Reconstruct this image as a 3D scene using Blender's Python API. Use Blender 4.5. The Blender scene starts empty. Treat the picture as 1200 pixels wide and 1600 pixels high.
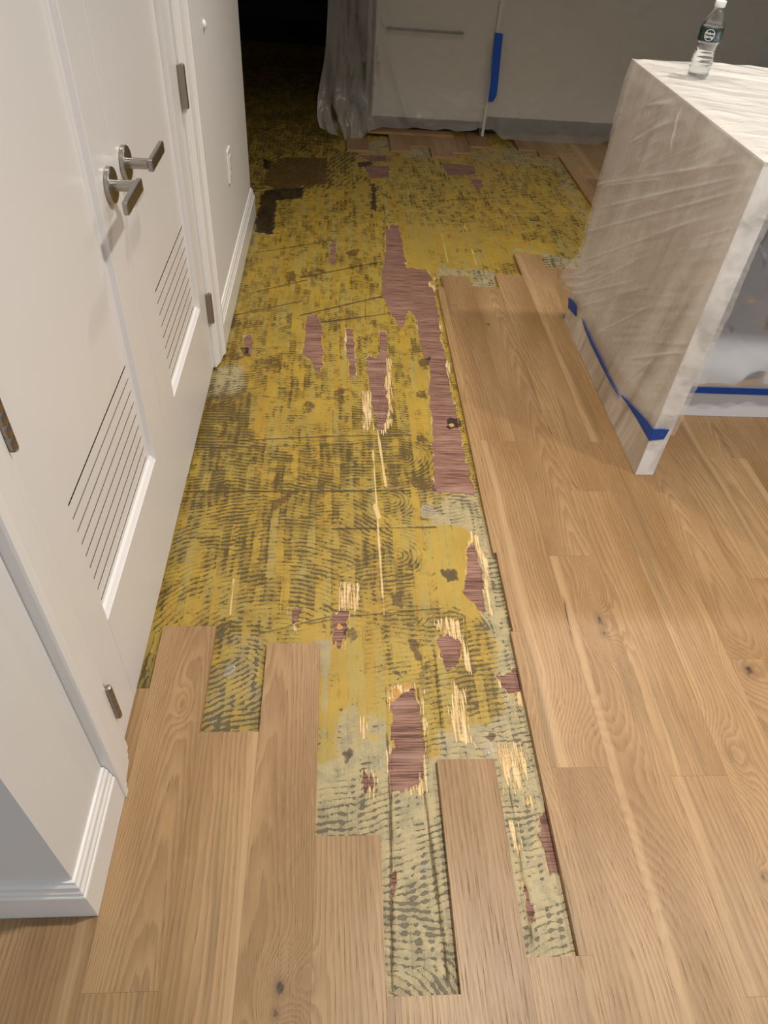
import bpy, bmesh, math, random
import numpy as np
from mathutils import Vector, Matrix

scene = bpy.context.scene
COL = scene.collection

# ---------------------------------------------------------------- camera
cam_data = bpy.data.cameras.new('camera')
cam_data.sensor_fit = 'VERTICAL'
cam_data.sensor_height = 36.0
cam_data.lens = 36.0 * 1087.08 / 1600.0
cam_data.clip_start = 0.02
cam = bpy.data.objects.new('camera', cam_data)
COL.objects.link(cam)
yaw, pitch, roll = 0.104270, 0.768524, 0.0872715
fw = Vector((math.sin(yaw) * math.cos(pitch), math.cos(yaw) * math.cos(pitch), -math.sin(pitch)))
rt = Vector((math.cos(yaw), -math.sin(yaw), 0.0))
up = rt.cross(fw)
r2 = math.cos(roll) * rt + math.sin(roll) * up
u2 = -math.sin(roll) * rt + math.cos(roll) * up
cam.matrix_world = Matrix(((r2.x, u2.x, -fw.x, 0.0), (r2.y, u2.y, -fw.y, 0.0), (r2.z, u2.z, -fw.z, 1.4), (0, 0, 0, 1)))
scene.camera = cam

# ---------------------------------------------------------------- world, lights, exposure
world = bpy.data.worlds.new('world')
scene.world = world
world.use_nodes = True
bg = world.node_tree.nodes['Background']
bg.inputs[0].default_value = (0.86, 0.92, 1.0, 1)
bg.inputs[1].default_value = 0.7

def downlight(x, y, power, color=(1.0, 0.92, 0.835), spread=130, size=0.11):
    l = bpy.data.lights.new('downlight', 'AREA')
    l.shape = 'DISK'
    l.size = size
    l.energy = power
    l.color = color
    l.spread = math.radians(spread)
    o = bpy.data.objects.new('downlight', l)
    COL.objects.link(o)
    o.location = (x, y, 2.485)
    return o

downlight(0.70, 0.75, 25)
downlight(0.25, 2.45, 11, spread=120)
downlight(2.05, 0.80, 17)
downlight(1.7, 2.55, 16, spread=125)

scene.view_settings.view_transform = 'Standard'
scene.view_settings.look = 'None'
scene.view_settings.exposure = 0.03
scene.view_settings.gamma = 1.0
scene.view_settings.use_curve_mapping = False

# ---------------------------------------------------------------- node helper
class NT:
    def __init__(self, name):
        self.m = bpy.data.materials.new(name)
        self.m.use_nodes = True
        self.t = self.m.node_tree
        self.t.nodes.clear()
        self.out = self.t.nodes.new('ShaderNodeOutputMaterial')
    def n(self, typ, ins=None, **props):
        nd = self.t.nodes.new(typ)
        for k, v in props.items():
            setattr(nd, k, v)
        if ins:
            for k, v in ins.items():
                self.put(nd, k, v)
        return nd
    def put(self, nd, k, v):
        s = nd.inputs[k]
        if isinstance(v, bpy.types.NodeSocket):
            self.t.links.new(v, s)
        elif v is not None:
            if isinstance(v, (tuple, list)) and s.type == 'RGBA' and len(v) == 3:
                v = (*v, 1)
            s.default_value = v
    def math(self, op, a, b=None, c=None, clamp=False):
        nd = self.n('ShaderNodeMath', operation=op, use_clamp=clamp)
        self.put(nd, 0, a)
        if b is not None: self.put(nd, 1, b)
        if c is not None: self.put(nd, 2, c)
        return nd.outputs[0]
    def add(self, a, b): return self.math('ADD', a, b)
    def sub(self, a, b): return self.math('SUBTRACT', a, b)
    def mul(self, a, b): return self.math('MULTIPLY', a, b)
    def step(self, v, lo, hi, a=0.0, b=1.0):
        nd = self.n('ShaderNodeMapRange', interpolation_type='SMOOTHSTEP')
        self.put(nd, 0, v); self.put(nd, 1, lo); self.put(nd, 2, hi); self.put(nd, 3, a); self.put(nd, 4, b)
        return nd.outputs[0]
    def mix(self, f, a, b, mode='MIX'):
        nd = self.n('ShaderNodeMix', data_type='RGBA', blend_type=mode)
        self.put(nd, 0, f); self.put(nd, 6, a); self.put(nd, 7, b)
        return nd.outputs[2]
    def lerp(self, f, a, b):
        nd = self.n('ShaderNodeMix', data_type='FLOAT')
        self.put(nd, 0, f); self.put(nd, 2, a); self.put(nd, 3, b)
        return nd.outputs[0]
    def attr(self, name):
        return self.n('ShaderNodeAttribute', attribute_name=name).outputs['Fac']
    def xyz(self, x, y, z):
        nd = self.n('ShaderNodeCombineXYZ')
        self.put(nd, 0, x); self.put(nd, 1, y); self.put(nd, 2, z)
        return nd.outputs[0]
    def sep(self, v):
        nd = self.n('ShaderNodeSeparateXYZ')
        self.put(nd, 0, v)
        return nd.outputs
    def scale(self, v, s):
        nd = self.n('ShaderNodeVectorMath', operation='MULTIPLY')
        self.put(nd, 0, v); self.put(nd, 1, s)
        return nd.outputs[0]
    def noise(self, v, scale=1.0, detail=2.0, rough=0.5, dist=0.0):
        nd = self.n('ShaderNodeTexNoise')
        if v is not None: self.put(nd, 'Vector', v)
        nd.inputs['Scale'].default_value = scale
        nd.inputs['Detail'].default_value = detail
        nd.inputs['Roughness'].default_value = rough
        nd.inputs['Distortion'].default_value = dist
        return nd.outputs['Fac']
    def bump(self, h, dist=0.001, strength=1.0):
        nd = self.n('ShaderNodeBump')
        nd.inputs['Strength'].default_value = strength
        nd.inputs['Distance'].default_value = dist
        self.put(nd, 'Height', h)
        return nd.outputs[0]
    def bsdf(self, color, rough=0.5, metal=0.0, normal=None, spec=0.5, **kw):
        nd = self.n('ShaderNodeBsdfPrincipled')
        self.put(nd, 'Base Color', color)
        self.put(nd, 'Roughness', rough)
        self.put(nd, 'Metallic', metal)
        self.put(nd, 'Specular IOR Level', spec)
        if normal is not None: self.put(nd, 'Normal', normal)
        for k, v in kw.items(): self.put(nd, k, v)
        return nd.outputs[0]
    def done(self, sh):
        self.t.links.new(sh, self.out.inputs['Surface'])
        return self.m
    def pos(self): return self.n('ShaderNodeNewGeometry').outputs['Position']
    def obj(self): return self.n('ShaderNodeTexCoord').outputs['Object']

def paint(name, col, rough=0.45, bump=0.00012, scale=350, var=0.03):
    t = NT(name)
    p = t.pos()
    n1 = t.noise(p, 3.0, 3)
    n2 = t.noise(p, scale, 2)
    c = t.mix(t.math('MULTIPLY', n1, var * 2), (*col, 1), (col[0] * 0.8, col[1] * 0.78, col[2] * 0.75, 1))
    return t.done(t.bsdf(c, rough, normal=t.bump(n2, bump)))

M = {}
M['door'] = paint('satin_white_door_paint', (0.80, 0.785, 0.775), 0.28, 0.00006, 220)
M['wall'] = paint('eggshell_wall_paint', (0.74, 0.735, 0.72), 0.5, 0.00015, 500)
M['trim'] = paint('semigloss_trim_paint', (0.83, 0.825, 0.81), 0.25, 0.00008, 160)
M['ceiling'] = paint('ceiling_paint', (0.8, 0.79, 0.77), 0.8)
M['dark_hall'] = paint('unlit_hall_shade', (0.05, 0.05, 0.05), 0.8)  # the unlit hall's darkness is put into this near-black colour
M['cabinet'] = paint('beige_cabinet_lacquer', (0.66, 0.62, 0.55), 0.35, 0.00003)
M['white_plastic'] = paint('white_plastic', (0.8, 0.8, 0.78), 0.3, 0.00002)
M['island_paint'] = paint('pale_grey_island_paint', (0.62, 0.64, 0.67), 0.35, 0.00003)
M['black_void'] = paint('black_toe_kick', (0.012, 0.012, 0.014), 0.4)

def metal(name, col, rough, brush=True):
    t = NT(name)
    p = t.obj()
    n = t.noise(t.scale(p, (900, 60, 900)), 1, 3)
    r = t.math('MULTIPLY_ADD', n, 0.2, rough - 0.1)
    return t.done(t.bsdf((*col, 1), r, 1.0, t.bump(n, 0.00004) if brush else None))
M['nickel'] = metal('brushed_nickel', (0.40, 0.38, 0.35), 0.3)
M['hinge'] = metal('aged_hinge_metal', (0.33, 0.29, 0.25), 0.38)
M['dark_steel'] = metal('dark_steel', (0.06, 0.06, 0.065), 0.4)

def tape_mat():
    t = NT('blue_painters_tape')
    p = t.pos()
    n = t.noise(t.scale(p, (600, 600, 160)), 1, 2)
    c = t.mix(n, (0.002, 0.055, 0.36, 1), (0.004, 0.09, 0.50, 1))
    return t.done(t.bsdf(c, 0.6, normal=t.bump(n, 0.0001)))
M['tape'] = tape_mat()

# ---------------------------------------------------------------- materials: oak planks
KNOTS = [  # x, y, rx, ry, darkness
 (-0.0757, 0.285, 0.013, 0.022, 1.0), (-0.081, 0.252, 0.010, 0.016, 0.9), (-0.0433, 0.302, 0.010, 0.02, 0.45),
 (0.689, 1.055, 0.016, 0.03, 1.0), (0.686, 1.02, 0.012, 0.03, 0.9), (0.881, 0.69, 0.018, 0.03, 0.55), (0.634, 0.60, 0.04, 0.07, 0.28),
 (0.846, 0.44, 0.007, 0.012, 1.0), (1.02, 0.905, 0.022, 0.03, 1.0), (0.5035, 2.70, 0.012, 0.02, 0.6),
 (0.626, 2.548, 0.008, 0.012, 1.0), (-0.323, 0.822, 0.008, 0.02, 0.6), (0.53, 0.71, 0.035, 0.04, 0.25)]
CRACKS = [(0.611, 1.14, 0.599, 0.975), (0.738, 1.60, 0.757, 1.547), (0.725, 1.9, 0.735, 1.8)]

def oak():
    t = NT('natural_oak_plank')
    g = t.pos()
    gx, gy, gz = t.sep(g)
    o = t.obj()
    ox, oy, oz = t.sep(o)
    info = t.n('ShaderNodeObjectInfo')
    tone, seed, cath = t.sep(info.outputs['Color'])
    sap = info.outputs['Alpha']
    sd = t.mul(seed, 37.0)
    lo = t.noise(t.xyz(t.mul(ox, 7.0), t.mul(oy, 1.1), sd), 1, 3, 0.55)
    mid = t.noise(t.xyz(t.mul(ox, 45.0), t.mul(oy, 2.2), sd), 1, 3, 0.6)
    # knots bend the grain and darken it
    warp = None
    dark = None
    for (kx, ky, rx, ry, dk) in KNOTS:
        dx = t.math('DIVIDE', t.sub(gx, kx), rx)
        dy = t.math('DIVIDE', t.sub(gy, ky), ry)
        d2 = t.add(t.mul(dx, dx), t.mul(dy, dy))
        w = t.math('MULTIPLY', t.math('EXPONENT', t.mul(d2, -0.16)), min(1.0, rx / 0.012))
        core = t.math('MULTIPLY', t.math('EXPONENT', t.mul(d2, -1.1)), dk)
        warp = w if warp is None else t.add(warp, w)
        dark = core if dark is None else t.math('MAXIMUM', dark, core)
    # growth rings: straight lines across the width or a stack of parabolic arches
    x0 = t.math('MULTIPLY_ADD', t.math('SINE', t.mul(seed, 91.0)), 0.03, ox)
    par = t.math('MULTIPLY_ADD', t.mul(x0, x0), 1500.0, t.mul(oy, 9.0))
    straight = t.math('MULTIPLY_ADD', ox, 95.0, t.mul(oy, 1.5))
    f = t.lerp(cath, straight, par)
    f = t.add(f, t.math('MULTIPLY_ADD', lo, 7.0, t.mul(mid, 1.6)))
    f = t.add(f, t.mul(warp, 6.0))
    fr = t.math('FRACT', f)
    ring = t.step(fr, 0.0, 0.85)                      # slow darkening then a sharp edge
    ring = t.mul(ring, t.step(fr, 1.0, 0.86))
    pores = t.noise(t.xyz(t.mul(ox, 620.0), t.mul(oy, 14.0), sd), 1, 2, 0.6)
    pore = t.mul(t.step(pores, 0.56, 0.72), t.math('MULTIPLY_ADD', ring, 0.75, 0.25))
    fleck = t.noise(t.xyz(t.mul(ox, 160.0), t.mul(oy, 26.0), sd), 1, 2)
    light = (0.410, 0.262, 0.126, 1)
    deep = (0.275, 0.161, 0.067, 1)
    c = t.mix(t.step(lo, 0.3, 0.7), light, deep)
    c = t.mix(t.mul(ring, 0.38), c, (0.175, 0.090, 0.036, 1))
    c = t.mix(t.mul(pore, 0.6), c, (0.135, 0.068, 0.027, 1))
    c = t.mix(t.mul(t.step(fleck, 0.55, 0.75), 0.18), c, (0.47, 0.31, 0.165, 1))
    # greyish mineral streaks and pale sapwood along one edge
    streak = t.noise(t.xyz(t.mul(ox, 26.0), t.mul(oy, 1.4), t.add(sd, 11.0)), 1, 2)
    c = t.mix(t.mul(t.step(streak, 0.58, 0.76), 0.5), c, (0.165, 0.105, 0.048, 1))
    sx = t.add(ox, t.mul(t.sub(lo, 0.5), 0.05))
    sapm = t.mul(t.step(t.math('ABSOLUTE', t.sub(sx, t.math('MULTIPLY_ADD', sap, 0.14, -0.07))), 0.016, 0.004), 0.42)
    sapm = t.mul(sapm, t.step(sap, 0.05, 0.12))
    c = t.mix(sapm, c, (0.50, 0.34, 0.18, 1))
    c = t.mix(1.0, c, t.xyz(tone, t.math('POWER', tone, 1.06), t.math('POWER', tone, 1.12)), 'MULTIPLY')
    cr = t.noise(t.xyz(t.mul(gx, 90.0), t.mul(gy, 50.0), 0.0), 1, 3)
    dk = t.mul(dark, t.math('MULTIPLY_ADD', cr, 0.9, 0.35))
    c = t.mix(t.math('MULTIPLY', t.step(dk, 0.05, 0.5), 0.55), c, (0.19, 0.105, 0.045, 1))
    c = t.mix(t.math('MULTIPLY', t.step(dk, 0.55, 0.85), 0.9), c, (0.035, 0.02, 0.01, 1))
    # short drying cracks
    for (ax, ay, bx, by) in CRACKS:
        k = t.math('DIVIDE', t.sub(gy, ay), by - ay)
        lx = t.math('MULTIPLY_ADD', k, bx - ax, ax)
        dd = t.math('ABSOLUTE', t.sub(t.math('MULTIPLY_ADD', t.sub(mid, 0.5), 0.012, gx), lx))
        inside = t.mul(t.step(k, 0.0, 0.3), t.step(k, 1.0, 0.7))
        c = t.mix(t.mul(t.mul(t.step(dd, 0.0022, 0.0006), inside), 0.85), c, (0.06, 0.03, 0.015, 1))
    # rare dark worm pin holes
    pin = t.n('ShaderNodeTexVoronoi', feature='F1')
    t.put(pin, 'Vector', t.xyz(t.mul(gx, 14.0), t.mul(gy, 5.0), 0.0))
    pin.inputs['Scale'].default_value = 1.0
    pm = t.mul(t.step(pin.outputs['Distance'], 0.034, 0.016), t.step(t.sep(pin.outputs['Color'])[0], 0.6, 0.62))
    c = t.mix(t.mul(pm, 0.8), c, (0.05, 0.028, 0.012, 1))
    h = t.sub(t.mul(t.sub(1.0, pore), 1.0), t.mul(ring, 0.3))
    rough = t.math('MULTIPLY_ADD', pore, 0.2, 0.42)
    # raw sawn sides of a board are a plain warm brown ply
    nz = t.sep(t.n('ShaderNodeNewGeometry').outputs['Normal'])[2]
    lay = t.step(t.noise(t.xyz(t.mul(gx, 8), t.mul(gy, 8), t.mul(gz, 420.0)), 1, 1), 0.4, 0.6)
    edge = t.mix(lay, (0.30, 0.165, 0.075, 1), (0.42, 0.26, 0.13, 1))
    c = t.mix(t.step(nz, 0.6, 0.3), c, edge)
    return t.done(t.bsdf(c, rough, normal=t.bump(h, 0.00022), spec=0.4))
M['oak'] = oak()

def subfloor():
    t = NT('glue_combed_plywood')
    g = t.pos()
    gx, gy, gz = t.sep(g)
    psin, pcos, cover, pale = t.attr('psin'), t.attr('pcos'), t.attr('cover'), t.attr('pale')
    torn, splint, stain = t.attr('torn'), t.attr('splint'), t.attr('stain')
    dline, pline = t.attr('dline'), t.attr('pline')
    n_big = t.noise(g, 5.0, 4, 0.6)
    n_mid = t.noise(g, 38.0, 4, 0.65)
    n_fine = t.noise(g, 240.0, 3, 0.7)
    n_speck = t.noise(g, 150.0, 2, 0.5)
    fibre = t.noise(t.xyz(t.mul(gx, 250.0), t.mul(gy, 10.0), 0.0), 1, 3, 0.65)
    broad = t.noise(t.xyz(t.mul(gx, 34.0), t.mul(gy, 1.3), 3.0), 1, 3, 0.6)
    # glue ridges left by the comb, cut into beads by the board backs
    wob = t.mul(t.sub(n_mid, 0.5), 0.9 * 6.28318)
    s = t.add(t.mul(psin, t.math('COSINE', wob)), t.mul(pcos, t.math('SINE', wob)))
    s = t.math('MULTIPLY_ADD', s, 0.5, 0.5)
    lx = t.math('MULTIPLY_ADD', t.sub(n_big, 0.5), 0.9, t.mul(gx, 1.0 / 0.0215))
    lid = t.math('FLOOR', lx)
    lf = t.math('ABSOLUTE', t.sub(t.math('FRACT', lx), 0.5))
    lane = t.noise(t.xyz(t.mul(lid, 13.7), t.mul(gy, 6.5), 8.0), 1, 4, 0.6)
    ltint = t.noise(t.xyz(t.mul(lid, 7.3), t.mul(gy, 2.5), 4.0), 1, 2, 0.5)
    style = t.step(t.noise(g, 9.0, 2, 0.5), 0.42, 0.60)
    cx = t.math('MULTIPLY_ADD', t.sub(n_big, 0.5), 1.6, t.mul(gx, 1.0 / 0.0225))
    colm = t.math('MULTIPLY_ADD', t.math('SINE', t.mul(cx, 6.28318)), 0.5, 0.5)
    v = t.add(t.mul(s, t.lerp(style, 0.62, 0.40)), t.mul(colm, t.lerp(style, 0.06, 0.34)))
    v = t.add(v, t.mul(t.sub(n_mid, 0.5), 0.75))
    v = t.add(v, t.mul(t.sub(lane, 0.5), 1.25))
    v = t.add(v, t.mul(t.sub(n_fine, 0.5), 0.75))
    v = t.add(v, t.mul(t.sub(broad, 0.5), 0.45))
    v = t.add(v, t.mul(t.sub(t.noise(g, 17.0, 3, 0.6), 0.5), 0.9))
    thr = t.math('MULTIPLY_ADD', cover, -0.85, 0.98)
    ridge = t.step(t.sub(v, thr), -0.02, 0.045)
    thin = t.mul(t.step(s, 0.78, 0.97), t.math('MULTIPLY_ADD', t.step(n_fine, 0.4, 0.6), 0.6, 0.4))
    patch = t.noise(t.xyz(t.mul(gx, 13.0), t.mul(gy, 8.0), 2.0), 1, 3, 0.6)
    thin = t.mul(thin, t.step(t.add(patch, t.mul(t.sub(cover, 0.4), 0.5)), 0.40, 0.56))
    thin = t.mul(thin, t.step(t.add(lane, t.mul(t.sub(broad, 0.5), 0.8)), 0.30, 0.52))
    ridge = t.math('MAXIMUM', ridge, t.mul(t.mul(thin, 0.85), t.step(cover, 0.06, 0.30)))
    # base colour
    y1 = t.mix(t.step(n_big, 0.3, 0.7), (0.415, 0.272, 0.034, 1), (0.325, 0.222, 0.034, 1))
    y1 = t.mix(t.mul(t.step(ltint, 0.45, 0.7), 0.7), y1, (0.33, 0.268, 0.080, 1))
    y1 = t.mix(t.mul(t.step(ltint, 0.45, 0.28), 0.6), y1, (0.37, 0.21, 0.024, 1))
    y1 = t.mix(t.mul(t.step(broad, 0.52, 0.75), 0.55), y1, (0.33, 0.26, 0.085, 1))
    y1 = t.mix(t.mul(t.step(fibre, 0.5, 0.75), 0.35), y1, (0.41, 0.30, 0.085, 1))
    y1 = t.mix(t.mul(t.step(n_mid, 0.62, 0.8), 0.45), y1, (0.36, 0.215, 0.025, 1))
    p1 = t.mix(t.step(n_mid, 0.35, 0.7), (0.385, 0.310, 0.155, 1), (0.285, 0.250, 0.150, 1))
    p1 = t.mix(t.mul(t.step(fibre, 0.5, 0.75), 0.35), p1, (0.48, 0.40, 0.21, 1))
    pm2 = t.step(t.add(pale, t.add(t.mul(t.sub(n_mid, 0.5), 0.8), t.mul(t.sub(lane, 0.5), 0.9))), 0.30, 0.72)
    base = t.mix(pm2, y1, p1)
    rc = t.mix(t.step(n_fine, 0.35, 0.7), (0.060, 0.040, 0.010, 1), (0.125, 0.088, 0.024, 1))
    rc = t.mix(pm2, rc, (0.098, 0.085, 0.045, 1))
    wash = t.step(t.add(t.add(t.mul(lane, 0.7), t.mul(n_mid, 0.6)), t.mul(cover, 0.45)), 0.76, 1.0)
    base = t.mix(t.mul(wash, t.lerp(pm2, 0.55, 0.25)), base, (0.115, 0.076, 0.018, 1))
    c = t.mix(t.mul(ridge, 0.94), base, rc)
    seamd = t.mul(t.step(lf, 0.46, 0.49), t.step(t.add(n_mid, t.mul(t.sub(lane, 0.5), 0.6)), 0.44, 0.6))
    c = t.mix(t.mul(seamd, 0.55), c, rc)
    # dried specks
    sp = t.step(n_speck, 0.68, 0.74)
    c = t.mix(t.mul(sp, t.math('MULTIPLY_ADD', cover, 0.9, 0.25)), c, rc)
    c = t.mix(t.mul(t.step(n_fine, 0.66, 0.78), 0.35), c, (0.48, 0.37, 0.13, 1))
    # hairline scores and pale slivers
    c = t.mix(t.mul(t.step(t.add(t.math('MULTIPLY_ADD', t.sub(n_fine, 0.5), 0.7, dline), t.mul(t.sub(n_mid, 0.5), 0.9)), 0.30, 0.75), 0.85), c, (0.07, 0.045, 0.014, 1))
    c = t.mix(t.step(pline, 0.3, 0.7), c, (0.62, 0.46, 0.22, 1))
    # stains of thick brown glue
    stn = t.add(t.math('MULTIPLY_ADD', t.sub(n_mid, 0.5), 0.7, stain), t.add(t.mul(t.sub(n_fine, 0.5), 0.5), t.mul(t.sub(fibre, 0.5), 0.5)))
    stn = t.mul(stn, t.step(stain, 0.0, 0.12))
    sc = t.mix(t.step(stain, 0.55, 0.95), (0.105, 0.062, 0.018, 1), (0.018, 0.011, 0.008, 1))
    c = t.mix(t.mul(t.step(stn, 0.26, 0.55), 0.88), c, sc)
    # fresh splintered fibres
    fs = t.add(t.mul(splint, 0.75), t.add(t.mul(t.sub(fibre, 0.5), 2.6), t.mul(t.sub(n_mid, 0.5), 0.8)))
    fs = t.mul(t.step(fs, 0.48, 0.66), t.step(splint, 0.02, 0.2))
    fc = t.mix(t.step(fibre, 0.35, 0.65), (0.45, 0.27, 0.10, 1), (0.74, 0.56, 0.30, 1))
    c = t.mix(fs, c, fc)
    og = t.attr('orange')
    c = t.mix(t.mul(t.step(t.add(og, t.mul(t.sub(n_fine, 0.5), 0.5)), 0.3, 0.6), 0.9), c, (0.50, 0.25, 0.06, 1))
    # reddish inner ply, cross grain
    tg = t.noise(t.xyz(t.mul(gx, 9.0), t.mul(gy, 330.0), 0.0), 1, 3, 0.65)
    tb = t.noise(t.xyz(t.mul(gx, 3.0), t.mul(gy, 28.0), 5.0), 1, 3, 0.6)
    tc = t.mix(t.step(tg, 0.36, 0.62), (0.085, 0.032, 0.022, 1), (0.310, 0.168, 0.122, 1))
    tc = t.mix(t.mul(t.step(tb, 0.5, 0.75), 0.55), tc, (0.40, 0.25, 0.19, 1))
    tc = t.mix(t.mul(t.step(tb, 0.42, 0.25), 0.55), tc, (0.060, 0.025, 0.020, 1))
    tm = t.step(t.math('MULTIPLY_ADD', t.sub(n_fine, 0.5), 0.004, torn), -0.0006, 0.0008)
    rim = t.mul(t.step(t.add(torn, t.mul(t.sub(fibre, 0.5), 0.012)), -0.006, -0.001), t.sub(1.0, tm))
    c = t.mix(t.mul(t.mul(rim, t.step(n_mid, 0.45, 0.6)), 0.7), c, fc)
    c = t.mix(tm, c, t.mix(t.step(stain, 0.3, 0.6), tc, (0.03, 0.016, 0.012, 1)))
    c = t.mix(t.step(og, 0.6, 0.8), c, (0.52, 0.27, 0.07, 1))
    hgt = t.math('MULTIPLY_ADD', ridge, 0.6, t.mul(n_fine, 0.35))
    hgt = t.lerp(tm, hgt, t.mul(tg, 0.7))
    hgt = t.add(hgt, t.mul(t.mul(fs, fibre), 0.8))
    hgt = t.sub(hgt, t.mul(dline, 0.6))
    rough = t.math('MULTIPLY_ADD', n_mid, 0.3, 0.32)
    rough = t.lerp(t.math('MAXIMUM', tm, fs), rough, 0.75)
    return t.done(t.bsdf(c, rough, normal=t.bump(hgt, 0.0018), spec=0.4))
M['subfloor'] = subfloor()

def marble():
    t = NT('veined_taupe_marble')
    p = t.pos()
    x, y, z = t.sep(p)
    w = t.noise(t.xyz(t.mul(x, 3), t.mul(y, 3), t.mul(z, 1.2)), 1, 4, 0.6)
    b = t.noise(t.xyz(t.mul(x, 7), t.math('MULTIPLY_ADD', z, 1.5, t.mul(y, 6.0)), t.mul(z, 0.8)), 1, 4, 0.65, 0.6)
    v = t.noise(t.xyz(t.mul(x, 8), t.math('MULTIPLY_ADD', z, 4.0, t.mul(y, 15.0)), t.mul(z, 1.2)), 1, 3, 0.6, 0.8)
    c = t.mix(t.step(b, 0.35, 0.62), (0.72, 0.665, 0.59, 1), (0.47, 0.395, 0.32, 1))
    c = t.mix(t.mul(t.step(v, 0.52, 0.72), 0.5), c, (0.24, 0.18, 0.12, 1))
    c = t.mix(t.mul(t.step(w, 0.5, 0.75), 0.6), c, (0.74, 0.71, 0.66, 1))
    return t.done(t.bsdf(c, 0.25))
def edge_marble():
    t = NT('pale_marble_edge')
    p = t.pos()
    b = t.noise(p, 9, 4, 0.6, 0.8)
    c = t.mix(t.step(b, 0.45, 0.7), (0.76, 0.75, 0.72, 1), (0.5, 0.48, 0.45, 1))
    return t.done(t.bsdf(c, 0.25))
M['marble'] = marble()
M['marble_edge'] = edge_marble()

def film(name, clear, tint, fold=(3.0, 9.0, 9.0), rough=0.22, trans=0.35, spec=0.5, bump=0.0022, veins=1.0):
    """thin polythene: part see-through, part milky, with sharp wet-looking folds"""
    t = NT(name)
    p = t.pos()
    x, y, z = t.sep(p)
    a = t.add(y, t.mul(z, 0.45))
    n1 = t.noise(t.xyz(t.mul(x, fold[0]), t.mul(a, 1.2 * fold[0]), t.mul(t.sub(z, t.mul(y, 0.55)), fold[1])), 1, 4, 0.6, 0.5)
    crease = t.math('ABSOLUTE', t.sub(n1, 0.5))
    ridge = t.step(crease, 0.0, 0.03, 1.0, 0.0)
    n2 = t.noise(p, 14.0, 2, 0.5, 0.4)
    cr2 = t.step(t.math('ABSOLUTE', t.sub(n2, 0.5)), 0.0, 0.05, 1.0, 0.0)
    n3 = t.noise(t.xyz(t.mul(x, 12.0), t.mul(y, 12.0), t.mul(z, 3.0)), 1, 3, 0.6)
    h = t.add(t.mul(ridge, 0.5 * veins), t.add(t.mul(cr2, 0.10 * veins), t.mul(n3, 1.0)))
    nrm = t.bump(h, bump)
    milky = t.n('ShaderNodeBsdfDiffuse', {'Color': (*tint, 1), 'Normal': nrm}).outputs[0]
    tl = t.n('ShaderNodeBsdfTranslucent', {'Color': (*tint, 1), 'Normal': nrm}).outputs[0]
    m1 = t.n('ShaderNodeMixShader', {0: trans, 1: milky, 2: tl}).outputs[0]
    gl = t.n('ShaderNodeBsdfGlossy', {'Color': (1, 1, 1, 1), 'Roughness': rough, 'Normal': nrm}).outputs[0]
    fr = t.n('ShaderNodeFresnel', {'IOR': 1.45, 'Normal': nrm}).outputs[0]
    m2 = t.n('ShaderNodeMixShader', {0: t.mul(fr, spec * 2.0), 1: m1, 2: gl}).outputs[0]
    tr = t.n('ShaderNodeBsdfTransparent').outputs[0]
    see = t.math('MULTIPLY_ADD', t.math('MAXIMUM', ridge, t.mul(cr2, 0.5)), -0.45 * clear * veins, clear)
    crs = t.attr('crease')
    see = t.math('MULTIPLY_ADD', crs, -0.55 * clear, see)
    m3 = t.n('ShaderNodeMixShader', {0: see, 1: m2, 2: tr}).outputs[0]
    return t.done(m3)
M['film_island'] = film('clear_plastic_film', 0.66, (0.80, 0.77, 0.72), bump=0.0007, veins=0.2)
M['film_milky'] = film('milky_plastic_film', 0.38, (0.74, 0.75, 0.77), bump=0.0006, veins=0.0)
M['film_top'] = film('layered_plastic_film', 0.15, (0.90, 0.88, 0.83), bump=0.0016, veins=0.5)
M['film_far'] = film('hanging_plastic_film', 0.60, (0.74, 0.71, 0.65), fold=(1.5, 3.0, 3.0), trans=0.3, bump=0.0006, veins=0.0)
M['scrap'] = film('crinkled_plastic_scrap', 0.80, (0.8, 0.8, 0.8), fold=(30.0, 60.0, 30.0), rough=0.06, spec=1.0, veins=0.3)

def bottle_mats():
    t = NT('clear_bottle_plastic')
    lw = t.n('ShaderNodeLayerWeight', {'Blend': 0.35})
    f = t.math('MULTIPLY_ADD', lw.outputs['Facing'], 0.55, 0.06)
    gl = t.n('ShaderNodeBsdfGlossy', {'Color': (1, 1, 1, 1), 'Roughness': 0.06}).outputs[0]
    tr = t.n('ShaderNodeBsdfTransparent', {'Color': (0.93, 0.94, 0.94, 1)}).outputs[0]
    M['bottle'] = t.done(t.n('ShaderNodeMixShader', {0: f, 1: tr, 2: gl}).outputs[0])
    t = NT('bottle_water')
    M['water'] = t.done(t.bsdf((0.97, 0.98, 0.98, 1), 0.02, **{'Transmission Weight': 1.0, 'IOR': 1.33}))
    t = NT('dark_green_label')
    M['label'] = t.done(t.bsdf((0.010, 0.022, 0.018, 1), 0.35))
    t = NT('white_label_print')
    M['print'] = t.done(t.bsdf((0.75, 0.77, 0.77, 1), 0.4))
    t = NT('label_landscape_print')
    n = t.noise(t.pos(), 60, 3)
    M['landscape'] = t.done(t.bsdf(t.mix(t.step(n, 0.4, 0.6), (0.03, 0.05, 0.03, 1), (0.16, 0.19, 0.26, 1)), 0.4))
bottle_mats()

# ---------------------------------------------------------------- mesh helpers
def link(o, parent=None):
    COL.objects.link(o)
    if parent is not None:
        o.parent = parent
    return o

def tag(o, label=None, cat=None, group=None, kind=None):
    if label: o['label'] = label
    if cat: o['category'] = cat
    if group: o['group'] = group
    if kind: o['kind'] = kind
    return o

def empty(name, loc=(0, 0, 0)):
    o = bpy.data.objects.new(name, None)
    o.location = loc
    o.empty_display_size = 0.05
    return link(o)

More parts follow.
